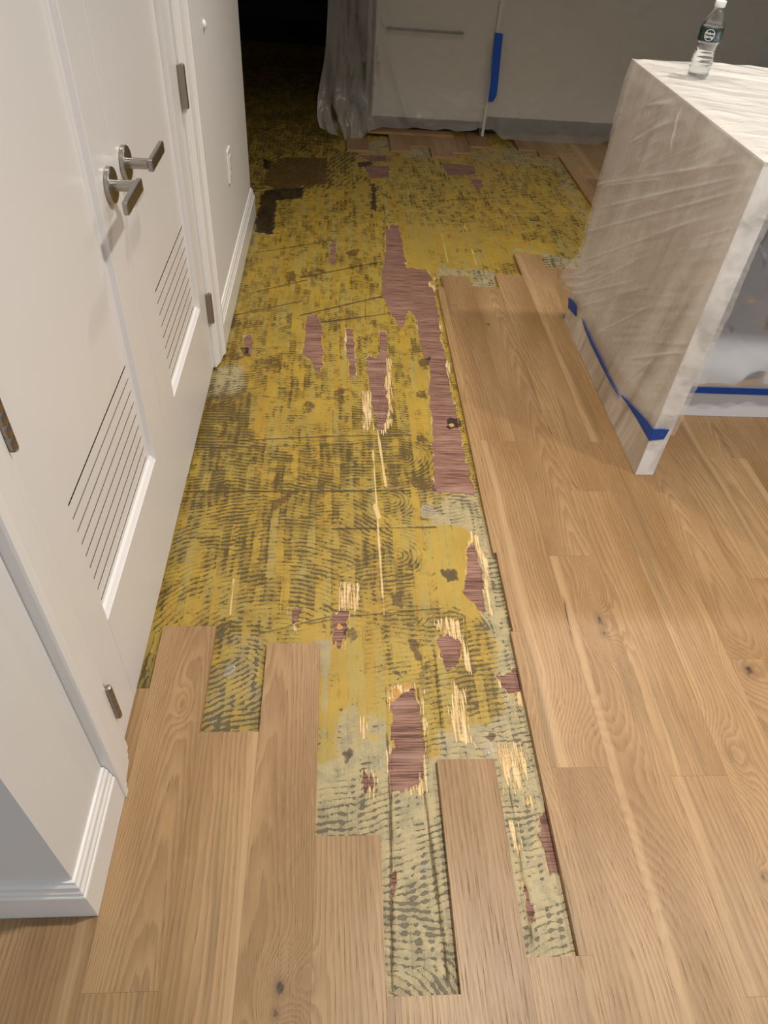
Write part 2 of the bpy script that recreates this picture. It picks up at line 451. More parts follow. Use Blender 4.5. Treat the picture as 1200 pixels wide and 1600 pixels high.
def obj(name, bm, mat, parent=None, smooth=False):
    me = bpy.data.meshes.new(name)
    bmesh.ops.recalc_face_normals(bm, faces=bm.faces)
    bm.to_mesh(me)
    bm.free()
    mats = mat if isinstance(mat, (list, tuple)) else [mat]
    for m in mats:
        me.materials.append(M[m])
    if smooth:
        me.polygons.foreach_set('use_smooth', [True] * len(me.polygons))
    o = bpy.data.objects.new(name, me)
    link(o, parent)
    if parent is not None and parent.type == 'EMPTY':
        o.matrix_parent_inverse = Matrix.Translation(parent.location).inverted()
    elif parent is not None:
        o.matrix_parent_inverse = parent.matrix_world.inverted()
    return o

def box(bm, x0, x1, y0, y1, z0, z1, bev=0.0, seg=2):
    vs = [bm.verts.new((x, y, z)) for x in (x0, x1) for y in (y0, y1) for z in (z0, z1)]
    idx = [(0, 1, 3, 2), (4, 6, 7, 5), (0, 4, 5, 1), (2, 3, 7, 6), (0, 2, 6, 4), (1, 5, 7, 3)]
    fs = [bm.faces.new([vs[i] for i in f]) for f in idx]
    if bev > 0:
        es = list({e for f in fs for e in f.edges})
        bmesh.ops.bevel(bm, geom=es, offset=bev, segments=seg, profile=0.5, affect='EDGES')
    return bm

def boxo(name, dims, mat, parent=None, bev=0.0):
    return obj(name, box(bmesh.new(), *dims, bev=bev), mat, parent)

def prism(bm, rings):
    """skin closed outlines (lists of 3-D points of equal length) one after another and cap the ends"""
    vr = [[bm.verts.new(p) for p in r] for r in rings]
    n = len(vr[0])
    for a, b in zip(vr[:-1], vr[1:]):
        for i in range(n):
            bm.faces.new((a[i], a[(i + 1) % n], b[(i + 1) % n], b[i]))
    bm.faces.new(vr[0][::-1])
    bm.faces.new(vr[-1])
    return bm

def lathe(bm, prof, seg=32, cap=True, axis='Z', at=(0, 0, 0)):
    rings = []
    for r, h in prof:
        ring = []
        for i in range(seg):
            a = 2 * math.pi * i / seg
            c, s = r * math.cos(a), r * math.sin(a)
            p = (c, s, h) if axis == 'Z' else ((h, c, s) if axis == 'X' else (c, h, s))
            ring.append(bm.verts.new((p[0] + at[0], p[1] + at[1], p[2] + at[2])))
        rings.append(ring)
    for a, b in zip(rings[:-1], rings[1:]):
        for i in range(seg):
            bm.faces.new((a[i], a[(i + 1) % seg], b[(i + 1) % seg], b[i]))
    if cap:
        bm.faces.new(rings[0][::-1])
        bm.faces.new(rings[-1])
    return bm

# ---------------------------------------------------------------- value noise for the floor relief
def vnoise(x, y, seed=0):
    xi, yi = np.floor(x).astype(np.int64), np.floor(y).astype(np.int64)
    xf, yf = x - xi, y - yi
    xf = xf * xf * (3 - 2 * xf)
    yf = yf * yf * (3 - 2 * yf)
    def h(a, b):
        n = (a * 374761393 + b * 668265263 + seed * 2147483647) & 0x7fffffff
        n = ((n ^ (n >> 13)) * 1274126177) & 0x7fffffff
        return ((n ^ (n >> 16)) & 0xffff) / 65535.0
    return (h(xi, yi) * (1 - xf) + h(xi + 1, yi) * xf) * (1 - yf) + (h(xi, yi + 1) * (1 - xf) + h(xi + 1, yi + 1) * xf) * yf

def fbm(x, y, seed=0, o=3):
    v, a, t = 0.0, 1.0, 0.0
    for i in range(o):
        v = v + a * vnoise(x * 2 ** i, y * 2 ** i, seed + i)
        t += a
        a *= 0.5
    return v / t

def smooth(v, a, b):
    t = np.clip((v - a) / (b - a), 0, 1)
    return t * t * (3 - 2 * t)

def sdf(poly, X, Y, margin=0.03):
    """signed distance to a polygon, positive inside; -margin where far away"""
    P = np.array(poly)
    out = np.full(X.shape, -margin)
    sel = np.where((X > P[:, 0].min() - margin) & (X < P[:, 0].max() + margin) & (Y > P[:, 1].min() - margin) & (Y < P[:, 1].max() + margin))[0]
    if len(sel) == 0:
        return out
    x, y = X[sel], Y[sel]
    d = np.full(x.shape, 9.0)
    ins = np.zeros(x.shape, bool)
    for i in range(len(P)):
        (ax, ay), (bx, by) = P[i], P[(i + 1) % len(P)]
        ex, ey = bx - ax, by - ay
        t = np.clip(((x - ax) * ex + (y - ay) * ey) / (ex * ex + ey * ey + 1e-12), 0, 1)
        d = np.minimum(d, np.hypot(x - ax - t * ex, y - ay - t * ey))
        c = (ay > y) != (by > y)
        if by != ay:
            ins ^= c & (x < (by - ay) ** -1 * (y - ay) * ex + ax)
    out[sel] = np.where(ins, d, -np.minimum(d, margin))
    return out

TORN = [
 [(0.25,3.484),(0.287,3.569),(0.316,3.556),(0.325,3.288),(0.326,3.074),(0.42,3.063),(0.437,2.987),(0.411,2.922),(0.437,2.839),(0.431,2.69),(0.425,2.495),(0.427,2.295),(0.421,2.131),(0.421,1.973),(0.426,1.795),(0.428,1.634),(0.433,1.54),(0.308,1.548),(0.323,1.725),(0.333,1.878),(0.341,2.086),(0.359,2.233),(0.342,2.368),(0.338,2.539),(0.332,2.633),(0.307,2.67),(0.283,2.536),(0.256,2.524),(0.236,2.637),(0.205,2.785),(0.215,3.031),(0.238,3.279)],
 [(-0.111,2.596),(-0.078,2.614),(-0.053,2.528),(-0.041,2.322),(-0.046,2.177),(-0.067,2.189),(-0.093,2.274),(-0.12,2.304),(-0.113,2.425)],
 [(0.044,2.504),(0.07,2.506),(0.076,2.389),(0.085,2.167),(0.059,2.154),(0.051,2.314)],
 [(0.18,2.493),(0.205,2.495),(0.202,2.323),(0.186,2.119),(0.19,1.963),(0.169,1.847),(0.148,1.853),(0.141,1.961),(0.127,2.096),(0.123,2.286),(0.136,2.319),(0.157,2.288),(0.178,2.335)],
 [(-0.352,2.429),(-0.323,2.431),(-0.309,2.306),(-0.334,2.291)],
 [(0.379,1.306),(0.398,1.336),(0.412,1.283),(0.405,1.197),(0.404,1.09),(0.388,1.09),(0.349,1.157),(0.368,1.219)],
 [(0.265,1.01),(0.294,1.023),(0.322,0.991),(0.313,0.939),(0.283,0.921),(0.266,0.954)],
 [(0.011,1.088),(0.05,1.092),(0.047,1.068),(0.04,1.058),(0.048,1.042),(0.035,1.019),(0.027,0.976),(0.01,0.981)],
 [(0.144,0.828),(0.155,0.849),(0.197,0.866),(0.203,0.828),(0.208,0.764),(0.202,0.675),(0.19,0.637),(0.134,0.628),(0.13,0.686),(0.143,0.724)],
 [(0.072,0.667),(0.087,0.663),(0.093,0.639),(0.076,0.625)],
 [(0.394,0.907),(0.42,0.908),(0.443,0.921),(0.463,0.903),(0.462,0.868),(0.416,0.855),(0.405,0.882)],
 [(0.449,0.648),(0.457,0.639),(0.461,0.576),(0.465,0.473),(0.464,0.459),(0.431,0.458),(0.426,0.51),(0.432,0.567),(0.447,0.58)],
 [(0.375,0.438),(0.385,0.433),(0.386,0.392),(0.378,0.378),(0.375,0.407)],
 [(0.122,0.473),(0.136,0.469),(0.134,0.422),(0.119,0.425)],
 [(0.159,4.431),(0.314,4.455),(0.308,4.257),(0.191,4.22)],
 [(0.643,4.551),(0.84,4.535),(0.834,4.376),(0.658,4.329)],
 [(0.124,4.611),(0.299,4.639),(0.309,4.523),(0.207,4.507)],
 [(0.795,4.316),(0.855,4.303),(0.85,4.167),(0.792,4.129)],
 [(-0.104,1.097),(-0.075,1.106),(-0.071,1.058),(-0.092,1.054)],
 [(-0.023,3.304),(-0.002,3.306),(-0.0,3.083),(-0.024,3.081)],
]
SPLINTER = [
 [(0.366,1.301),(0.403,1.374),(0.42,1.364),(0.43,1.259),(0.419,1.08),(0.403,1.084),(0.409,1.259),(0.398,1.336)],
 [(0.017,1.193),(0.078,1.187),(0.071,1.096),(0.018,1.096)],
 [(0.26,1.053),(0.282,1.067),(0.335,1.069),(0.336,0.985),(0.338,0.909),(0.317,0.926),(0.316,0.995),(0.278,1.023)],
 [(0.289,0.883),(0.317,0.865),(0.314,0.774),(0.321,0.722),(0.276,0.737),(0.27,0.806)],
 [(0.392,0.894),(0.461,0.851),(0.455,0.823),(0.43,0.815),(0.426,0.773),(0.424,0.843)],
 [(0.37,0.732),(0.423,0.731),(0.427,0.68),(0.41,0.624),(0.384,0.617),(0.384,0.659),(0.363,0.591),(0.366,0.673)],
 [(0.365,0.561),(0.38,0.552),(0.381,0.433),(0.372,0.434),(0.37,0.479)],
 [(0.424,0.514),(0.437,0.469),(0.426,0.466),(0.423,0.495)],
 [(0.064,0.677),(0.1,0.667),(0.105,0.608),(0.085,0.605)],
 [(0.125,0.735),(0.144,0.727),(0.132,0.676),(0.132,0.617),(0.12,0.617)],
 [(0.171,0.641),(0.201,0.654),(0.206,0.704),(0.214,0.704),(0.206,0.62),(0.169,0.621)],
 [(0.159,2.289),(0.218,2.292),(0.197,1.89),(0.168,1.819),(0.152,1.846)],
 [(0.095,2.074),(0.134,2.076),(0.137,1.846),(0.105,1.845)],
 [(0.409,2.294),(0.44,2.305),(0.424,2.118),(0.405,2.206)],
 [(0.409,2.965),(0.45,2.994),(0.444,2.852),(0.41,2.843)],
 [(0.422,2.762),(0.436,2.707),(0.43,2.495),(0.414,2.545)],
 [(0.031,2.479),(0.049,2.5),(0.056,2.351),(0.039,2.336)],
 [(0.139,0.878),(0.202,0.881),(0.204,0.864),(0.155,0.849),(0.142,0.82)],
 [(0.206,0.869),(0.219,0.861),(0.221,0.749),(0.208,0.749)],
 [(0.066,0.797),(0.08,0.796),(0.079,0.743),(0.069,0.743)],
 [(0.408,0.617),(0.431,0.612),(0.432,0.587),(0.409,0.593)],
 [(-0.103,1.077),(-0.087,1.077),(-0.081,1.032),(-0.095,1.032)],
 [(0.077,0.656),(0.107,0.656),(0.099,0.602),(0.087,0.622)],
]
STAIN = [
 ([(-0.424,2.322),(-0.363,2.348),(-0.335,2.26),(-0.401,2.222)],0.4),
 ([(-0.431,2.018),(-0.315,2.054),(-0.325,1.941),(-0.432,1.918)],0.4),
 ([(-0.377,3.952),(-0.18,4.027),(-0.18,3.857),(-0.313,3.813),(-0.302,3.37),(-0.396,3.39),(-0.398,3.784),(-0.395,3.875)],1.0),
 ([(-0.411,4.301),(-0.313,4.506),(-0.056,4.523),(-0.053,4.083),(-0.18,4.046),(-0.298,3.953),(-0.389,4.018)],0.62),
 ([(-0.439,4.463),(-0.386,4.415),(-0.39,4.261),(-0.421,4.289)],1.0),
 ([(0.197,4.169),(0.224,4.102),(0.211,3.728),(0.185,3.759)],1.0),
 ([(0.121,4.471),(0.208,4.53),(0.205,4.438),(0.128,4.382)],0.95),
 ([(-0.182,1.467),(-0.167,1.511),(-0.117,1.532),(-0.134,1.485),(-0.16,1.457)],0.55),
 ([(0.196,1.004),(0.225,1.008),(0.223,0.948),(0.2,0.945)],0.6),
 ([(0.032,0.709),(0.048,0.724),(0.054,0.699),(0.04,0.686)],0.85),
 ([(0.159,1.145),(0.193,1.156),(0.183,1.103),(0.154,1.107)],0.55),
 ([(0.299,1.228),(0.335,1.235),(0.339,1.201),(0.309,1.19)],0.8),
 ([(0.229,1.613),(0.304,1.625),(0.313,1.557),(0.263,1.547)],0.5),
 ([(0.172,1.673),(0.212,1.665),(0.2,1.568),(0.164,1.582)],0.5),
 ([(0.013,2.11),(0.043,2.079),(0.031,1.956),(0.011,1.974)],0.5),
 ([(-0.095,2.007),(-0.064,1.997),(-0.066,1.934),(-0.097,1.932)],0.5),
 ([(-0.183,1.602),(-0.16,1.611),(-0.157,1.559),(-0.173,1.55)],0.5),
 ([(-0.343,1.583),(-0.321,1.589),(-0.308,1.527),(-0.339,1.521)],0.5),
 ([(0.394,1.935),(0.437,1.918),(0.427,1.871),(0.387,1.869)],0.9),
 ([(0.323,2.289),(0.367,2.314),(0.353,2.22),(0.312,2.244)],0.55),
 ([(0.29,2.075),(0.33,2.093),(0.34,2.027),(0.292,2.044)],0.5),
 ([(0.275,1.823),(0.308,1.831),(0.31,1.791),(0.276,1.789)],0.55),
 ([(0.156,0.916),(0.177,0.913),(0.167,0.892)],0.6),
 ([(0.035,1.033),(0.064,1.046),(0.079,1.012),(0.051,0.994)],0.5),
 ([(0.213,0.921),(0.234,0.93),(0.237,0.895),(0.211,0.895)],0.45),
 ([(0.338,0.93),(0.362,0.937),(0.356,0.912),(0.34,0.909)],0.5),
 ([(0.342,0.747),(0.367,0.75),(0.361,0.732)],0.7),
 ([(-0.3,2.262),(-0.196,2.286),(-0.168,2.217),(-0.282,2.186)],0.45),
 ([(-0.354,2.326),(-0.315,2.347),(-0.309,2.279),(-0.342,2.26)],0.7),
 ([(-0.396,2.09),(-0.328,2.015),(-0.346,1.94),(-0.43,1.936)],0.4),
 ([(-0.221,2.973),(-0.178,3.015),(-0.166,2.891),(-0.21,2.875)],0.5),
 ([(-0.154,2.991),(-0.052,3.026),(-0.053,2.95),(-0.146,2.929)],0.45),
 ([(0.047,3.225),(0.114,3.26),(0.107,3.189),(0.053,3.156)],0.55),
 ([(-0.313,3.664),(-0.018,3.743),(-0.024,3.682),(-0.303,3.615)],0.22),
]
PALE = [
 ([(-0.433,2.203),(-0.315,2.218),(-0.31,2.074),(-0.327,2.008),(-0.428,2.018)],0.85),
 ([(0.11,0.642),(0.246,0.718),(0.415,0.794),(0.512,0.826),(0.516,0.313),(0.442,0.296),(0.1,0.251),(0.096,0.428)],1.0),
 ([(-0.045,0.7),(0.121,0.727),(0.137,0.519),(-0.038,0.523)],0.95),
 ([(-0.027,1.004),(0.007,1.004),(0.003,0.678),(-0.02,0.678)],0.9),
 ([(0.038,0.829),(0.123,0.78),(0.118,0.676),(-0.017,0.678),(0.002,0.813)],0.6),
 ([(0.236,0.764),(0.413,0.778),(0.366,0.673),(0.228,0.675)],0.75),
 ([(0.325,1.534),(0.433,1.537),(0.44,1.324),(0.467,1.084),(0.46,0.793),(0.418,0.81),(0.412,1.004),(0.405,1.084),(0.416,1.349),(0.397,1.4),(0.294,1.413)],0.9),
 ([(0.275,1.57),(0.354,1.572),(0.323,1.459),(0.266,1.458)],0.5),
 ([(0.627,3.088),(0.744,3.065),(0.721,2.905),(0.595,2.894)],1.0),
 ([(0.846,3.304),(1.021,3.3),(0.999,3.108),(1.149,3.102),(1.168,3.242),(0.894,3.338)],1.0),
 ([(0.47,3.087),(0.623,3.061),(0.628,2.991),(0.459,2.976)],0.7),
 ([(-0.471,2.926),(-0.403,2.994),(-0.399,2.644),(-0.449,2.587)],0.65),
 ([(-0.491,3.817),(-0.41,3.653),(-0.4,3.265),(-0.433,3.122)],0.75),
 ([(-0.29,1.032),(-0.162,1.023),(-0.151,0.76),(-0.267,0.761)],0.5),
 ([(-0.46,1.08),(-0.402,1.08),(-0.392,0.808),(-0.433,0.808)],0.4),
 ([(-0.465,1.523),(-0.338,1.54),(-0.362,1.205),(-0.432,1.141)],0.35),
 ([(-0.411,1.798),(-0.35,1.8),(-0.324,1.499),(-0.42,1.47)],0.3),
 ([(0.181,4.249),(0.322,4.302),(0.307,4.015),(0.174,3.997)],0.3),
 ([(0.391,4.998),(0.634,4.868),(0.61,4.616),(0.409,4.609)],0.8),
 ([(0.134,4.784),(0.349,4.991),(0.339,4.645),(0.132,4.636)],0.7),
 ([(0.879,4.819),(1.481,5.051),(1.457,4.582),(1.172,4.585),(0.833,4.628)],0.55),
 ([(1.362,4.71),(1.427,4.542),(1.378,3.735),(1.294,3.683)],0.5),
 ([(-0.463,3.732),(-0.426,3.917),(-0.364,3.268),(-0.41,3.125)],0.5),
]
COVER = [
 ([(-0.473,2.086),(-0.263,2.096),(-0.234,1.529),(-0.443,1.443)],0.72),
 ([(-0.466,1.763),(0.293,1.79),(0.255,1.57),(-0.447,1.524)],0.55),
 ([(-0.47,1.551),(0.275,1.57),(0.263,1.431),(-0.456,1.367)],0.58),
 ([(0.146,1.785),(0.336,1.792),(0.271,1.124),(0.12,1.082)],0.62),
 ([(-0.036,1.534),(0.312,1.542),(0.3,1.083),(0.006,1.082)],0.52),
 ([(-0.487,1.442),(-0.034,1.452),(0.007,1.062),(-0.448,1.06)],0.5),
 ([(-0.289,2.263),(0.14,2.287),(0.083,1.783),(-0.246,1.771)],0.42),
 ([(0.287,2.296),(0.373,2.301),(0.322,1.825),(0.253,1.823)],0.22),
 ([(0.262,1.418),(0.4,1.395),(0.353,1.104),(0.248,1.146)],0.06),
 ([(0.327,3.573),(0.52,3.36),(0.49,3.076),(0.341,3.075)],0.12),
 ([(0.377,3.579),(0.893,3.475),(1.129,3.347),(0.647,3.123)],0.15),
 ([(0.292,4.662),(1.569,4.868),(1.304,3.519),(0.279,3.609)],0.43),
 ([(-0.297,3.424),(0.244,3.564),(0.201,2.582),(-0.363,2.542)],0.38),
 ([(-0.805,6.955),(-0.105,7.147),(0.013,4.558),(-0.466,3.912)],0.66),
 ([(0.007,1.004),(0.276,1.004),(0.261,0.86),(0.008,0.862)],0.36),
 ([(0.008,0.896),(0.142,0.878),(0.125,0.676),(0.01,0.678)],0.18),
 ([(0.117,0.635),(0.236,0.62),(0.213,0.404),(0.107,0.407)],0.34),
 ([(0.11,0.406),(0.213,0.404),(0.205,0.322),(0.109,0.325)],0.74),
 ([(0.154,0.405),(0.248,0.392),(0.232,0.265),(0.112,0.269)],0.45),
 ([(0.385,0.702),(0.47,0.701),(0.461,0.325),(0.366,0.323)],0.36),
 ([(-0.293,1.032),(-0.162,1.023),(-0.151,0.76),(-0.267,0.761)],0.64),
 ([(-0.46,1.08),(-0.402,1.08),(-0.392,0.808),(-0.433,0.808)],0.5),
 ([(-0.024,1.004),(0.007,1.004),(-0.001,0.692),(-0.02,0.692)],0.02),
 ([(0.21,0.634),(0.237,0.633),(0.232,0.265),(0.216,0.265)],0.55),
 ([(-0.411,4.301),(-0.313,4.506),(0.134,4.759),(0.05,4.078),(-0.298,3.953)],0.6),
 ([(0.149,0.734),(0.248,0.733),(0.233,0.593),(0.141,0.595)],0.42),
 ([(-0.322,2.65),(-0.166,2.662),(-0.184,2.1),(-0.341,2.092)],0.45),
]
STROKES = [
 (0.257,1.723,0.1,1,0.229,1.709,0.0125),
 (0.224,1.28,0.13,1,0.184,1.285,0.0125),
 (0.194,1.525,0.06,1,0.177,1.505,0.0125),
 (0.135,1.482,0.05,1,0.177,1.505,0.0125),
 (-0.198,1.229,0.2,1,-0.138,0.863,0.0145),
 (-0.345,1.205,0.16,1,-0.138,0.863,0.0145),
 (-0.06,1.143,0.1,1,-0.138,0.863,0.0145),
 (-0.221,0.897,0.12,0,0.549,0.0,0.0135),
 (-0.203,0.799,0.05,0,0.189,0.0,0.0135),
 (-0.43,0.932,0.08,0,1.489,0.0,0.0135),
 (0.161,0.507,0.1,0,0.271,0.0,0.0125),
 (0.151,0.364,0.06,0,-0.089,0.0,0.0125),
 (0.157,0.286,0.05,1,0.098,0.216,0.012),
 (0.416,0.388,0.09,0,0.313,0.0,0.0125),
 (0.406,0.59,0.08,0,0.173,0.0,0.0125),
 (0.129,0.93,0.1,0,0.212,0.0,0.0135),
 (0.218,1.083,0.08,0,0.05,0.0,0.0135),
 (0.418,0.81,0.06,0,0.248,0.0,0.0135),
 (0.591,4.052,0.2,1,0.463,4.035,0.02),
 (0.416,3.666,0.16,1,0.375,3.562,0.02),
 (0.618,4.312,0.12,1,0.673,4.464,0.02),
 (-0.174,4.358,0.35,0,1.15,0.0,0.03),
 (-0.193,2.66,0.25,0,0.473,0.0,0.014),
 (-0.069,3.025,0.25,0,0.533,0.0,0.014),
]
DARK_LINES = [
 (-0.434,2.563,-0.142,2.718,0.005,0.9),
 (-0.137,2.6,0.211,2.792,0.006,1),
 (-0.053,2.548,0.214,2.636,0.006,1),
 (-0.376,3.162,-0.045,3.323,0.006,0.8),
 (-0.326,2.789,-0.123,2.913,0.006,0.8),
 (-0.152,2.935,0.225,3.131,0.007,0.9),
 (-0.307,1.775,-0.0,1.81,0.005,1),
 (-0.0,1.81,0.254,1.826,0.005,0.9),
 (-0.442,1.735,-0.203,1.75,0.004,0.8),
 (-0.203,1.75,0.083,1.773,0.004,0.8),
 (-0.439,1.529,0.234,1.552,0.005,0.9),
 (0.004,1.385,0.298,1.398,0.005,0.9),
 (-0.378,1.702,-0.201,1.714,0.003,0.5),
 (0.006,1.072,0.286,1.104,0.004,0.8),
 (-0.057,1.052,0.006,1.066,0.004,0.7),
 (-0.173,1.023,0.006,1.078,0.004,0.7),
 (-0.028,1.197,0.145,1.279,0.003,0.5),
 (0.129,0.621,0.115,0.278,0.0025,0.9),
 (0.2,0.627,0.213,0.293,0.003,1),
 (0.13,0.873,0.127,0.621,0.0025,0.9),
 (0.205,0.869,0.207,0.627,0.0025,0.9),
 (0.255,1.004,0.249,0.748,0.002,0.8),
 (0.342,1.083,0.326,0.843,0.002,0.7),
 (0.252,3.733,0.204,2.774,0.004,0.6),
 (0.382,0.687,0.372,0.337,0.002,0.8),
 (0.209,2.746,0.174,1.753,0.003,0.5),
 (-0.002,1.955,0.003,1.082,0.002,0.5),
 (0.22,1.353,0.22,0.912,0.002,0.6),
 (-0.151,2.102,-0.122,1.081,0.002,0.45),
 (0.073,1.21,0.083,0.895,0.002,0.5),
 (-0.081,3.567,-0.048,2.67,0.004,0.5),
 (0.081,3.586,0.075,2.471,0.004,0.5),
 (-0.241,3.549,-0.219,2.658,0.004,0.45),
 (-0.124,2.272,-0.121,1.809,0.003,0.4),
 (0.018,2.788,0.024,2.281,0.004,0.6),
 (0.128,2.797,0.123,2.286,0.004,0.6),
 (0.059,2.762,0.06,2.283,0.003,0.5),
 (0.006,1.092,0.063,1.102,0.005,0.8),
 (0.164,1.0,0.276,1.004,0.003,0.6),
 (0.32,3.866,0.991,4.027,0.01,0.7),
 (0.387,3.723,1.333,3.836,0.008,0.7),
 (0.64,4.159,1.368,3.979,0.006,0.4),
 (0.714,3.617,1.251,3.578,0.006,0.4),
 (0.554,4.048,0.581,3.084,0.006,0.25),
 (0.728,4.275,0.796,3.103,0.006,0.25),
 (0.942,4.414,0.996,3.334,0.006,0.25),
 (0.246,3.605,0.415,4.128,0.008,0.5),
 (1.123,4.331,1.255,3.595,0.006,0.3),
 (-0.669,6.338,-0.116,6.273,0.02,0.4),
 (-0.589,5.314,-0.124,5.483,0.015,0.4),
 (-0.449,5.052,-0.031,5.2,0.012,0.4),
 (-0.516,4.651,-0.346,4.741,0.012,0.5),
 (0.216,3.051,0.204,2.774,0.006,0.8),
 (0.504,3.213,0.862,3.306,0.004,0.3),
]
PALE_LINES = [
 (0.129,1.735,0.136,1.082,0.003,0.9),
 (0.148,1.846,0.163,1.567,0.004,1),
 (0.127,1.482,0.136,1.434,0.009,1),
 (-0.253,1.195,-0.249,1.081,0.003,0.9),
 (-0.394,3.398,-0.308,3.37,0.008,0.8),
 (-0.388,1.938,-0.381,2.09,0.003,0.4),
 (0.065,3.625,0.067,3.037,0.003,0.5),
 (-0.018,3.7,-0.007,3.164,0.003,0.5),
 (-0.119,3.153,-0.111,2.721,0.003,0.4),
 (-0.073,3.192,-0.07,2.724,0.003,0.4),
 (0.532,3.476,0.528,3.146,0.005,0.6),
 (0.663,3.611,0.662,3.125,0.005,0.6),
 (0.404,3.501,0.396,3.203,0.004,0.4),
]


ORANGE = [(0.402, 1.888, 0.011), (0.023, 1.044, 0.01), (0.156, 0.854, 0.012), (0.178, 0.871, 0.008), (0.143, 0.836, 0.007)]  # resin-orange knots
SUB_Z = -0.0152

def floor_fields(X, Y):
    ragged = (fbm(X * 130, Y * 26, 5) - 0.5) * 0.022 + (fbm(X * 40, Y * 40, 9) - 0.5) * 0.010
    torn = np.full(X.shape, -0.03)
    idx = np.full(X.shape, -1)
    for i, p in enumerate(TORN):
        s = sdf(p, X, Y)
        s = np.where(s > -0.03, s + ragged, -0.03)
        idx = np.where(s > torn, i, idx)
        torn = np.maximum(torn, s)
    spl = np.zeros(X.shape)
    for p in SPLINTER:
        spl = np.maximum(spl, smooth(sdf(p, X, Y) + ragged * 0.8, -0.012, 0.010))
    stain = np.zeros(X.shape)
    blot = (fbm(X * 60, Y * 45, 21) - 0.5) * 0.03
    for p, v in STAIN:
        stain = np.maximum(stain, v * smooth(sdf(p, X, Y) + blot, -0.006, 0.006))
    wav = (fbm(X * 9, Y * 6, 33) - 0.5)
    pale = np.clip(smooth(Y + wav * 0.3, 0.62, 0.40) * 0.6, 0, 1)
    for p, v in PALE:
        pale = np.maximum(pale, v * smooth(sdf(p, X, Y, 0.06) + wav * 0.06, -0.03, 0.02))
    pale = np.clip(pale + (fbm(X * 7, Y * 4, 71) - 0.5) * 0.35, 0, 1)
    cover = np.clip(0.43 + (fbm(X * 6, Y * 3.2, 41) - 0.5) * 0.5, 0.04, 0.8)
    for p, v in COVER:
        w = smooth(sdf(p, X, Y, 0.08) + wav * 0.05, -0.05, 0.03)
        cover = cover * (1 - w) + w * (v + (fbm(X * 14, Y * 9, 45) - 0.5) * 0.35)
    rnd = random.Random(4)
    strokes = list(STROKES)
    for k in range(110):
        sx, sy = rnd.uniform(-0.45, 0.5), rnd.uniform(0.25, 3.2)
        if k % 4 == 0:
            aa, rr = rnd.choice((1.57, -1.57)) + rnd.gauss(0, 0.5), rnd.uniform(0.12, 0.4)
            strokes.append((sx, sy, rnd.uniform(0.05, 0.09), 1, sx + rr * math.cos(aa), sy + rr * math.sin(aa), rnd.uniform(0.0125, 0.0155)))
        else:
            strokes.append((sx, sy, rnd.uniform(0.04, 0.08), 0, rnd.gauss(0.03, 0.12), 0.0, rnd.uniform(0.0125, 0.0155)))
    for k in range(70):
        sx, sy = rnd.uniform(-0.8, 1.45), rnd.uniform(2.9, 6.5)
        strokes.append((sx, sy, rnd.uniform(0.08, 0.16), 0, rnd.gauss(0.0, 0.35), 0.0, rnd.uniform(0.016, 0.024)))
    best = np.full(X.shape, 1e9)
    phase = np.zeros(X.shape)
    jx, jy = (fbm(X * 12, Y * 12, 51) - 0.5) * 0.05, (fbm(X * 12, Y * 12, 61) - 0.5) * 0.05
    for (sx, sy, rad, kind, p1, p2, pit) in strokes:
        d = np.hypot(X + jx - sx, Y + jy - sy) / rad
        w = d < best
        if kind == 1 and rad <= 0.13 and sy < 2:
            w &= X > p1 - 0.006
        best = np.where(w, d, best)
        if kind == 0:
            ph = (-math.sin(p1) * X + math.cos(p1) * Y) / pit
        else:
            ph = np.hypot(X - p1, Y - p2) / pit
        phase = np.where(w, ph, phase)
    phase = phase + (fbm(X * 25, Y * 18, 81) - 0.5) * 0.9
    def lines(L):
        v = np.zeros(X.shape)
        for (ax, ay, bx, by, w, dk) in L:
            sel = np.where((X > min(ax, bx) - 0.02) & (X < max(ax, bx) + 0.02) & (Y > min(ay, by) - 0.02) & (Y < max(ay, by) + 0.02))[0]
            if len(sel) == 0: continue
            x, y = X[sel], Y[sel]
            ex, ey = bx - ax, by - ay
            t = np.clip(((x - ax) * ex + (y - ay) * ey) / (ex * ex + ey * ey), 0, 1)
            wob = (vnoise(x * 18, y * 18, 7) - 0.5) * 0.006
            d = np.abs(np.hypot(x - ax - t * ex, y - ay - t * ey) + wob * 0.5)
            v[sel] = np.maximum(v[sel], dk * np.clip(1.3 - d / max(w, 0.0026), 0, 1))
        return v
    dl, pl = lines(DARK_LINES), lines(PALE_LINES)
    s = 0.5 + 0.5 * np.sin(2 * np.pi * phase)
    tm = smooth(torn, -0.0005, 0.0015)
    Z = SUB_Z + (1 - tm) * (s * cover * 0.0007 - dl * 0.0012 + spl * (fbm(X * 250, Y * 20, 91) - 0.45) * 0.0035) - tm * (0.0026 + (vnoise(X * 20, Y * 160, 95)) * 0.0006)
    orange = np.zeros(X.shape)
    for (kx, ky, kr) in ORANGE:
        orange = np.maximum(orange, smooth(np.hypot(X - kx, (Y - ky) * 0.8) + (fbm(X * 90, Y * 90, 97) - 0.5) * 0.008, kr * 1.3, kr * 0.4))
    return dict(psin=np.sin(2 * np.pi * phase), pcos=np.cos(2 * np.pi * phase), orange=orange, cover=np.clip(cover, 0, 1), pale=pale, torn=torn, splint=spl, stain=stain, dline=dl, pline=pl), Z, idx

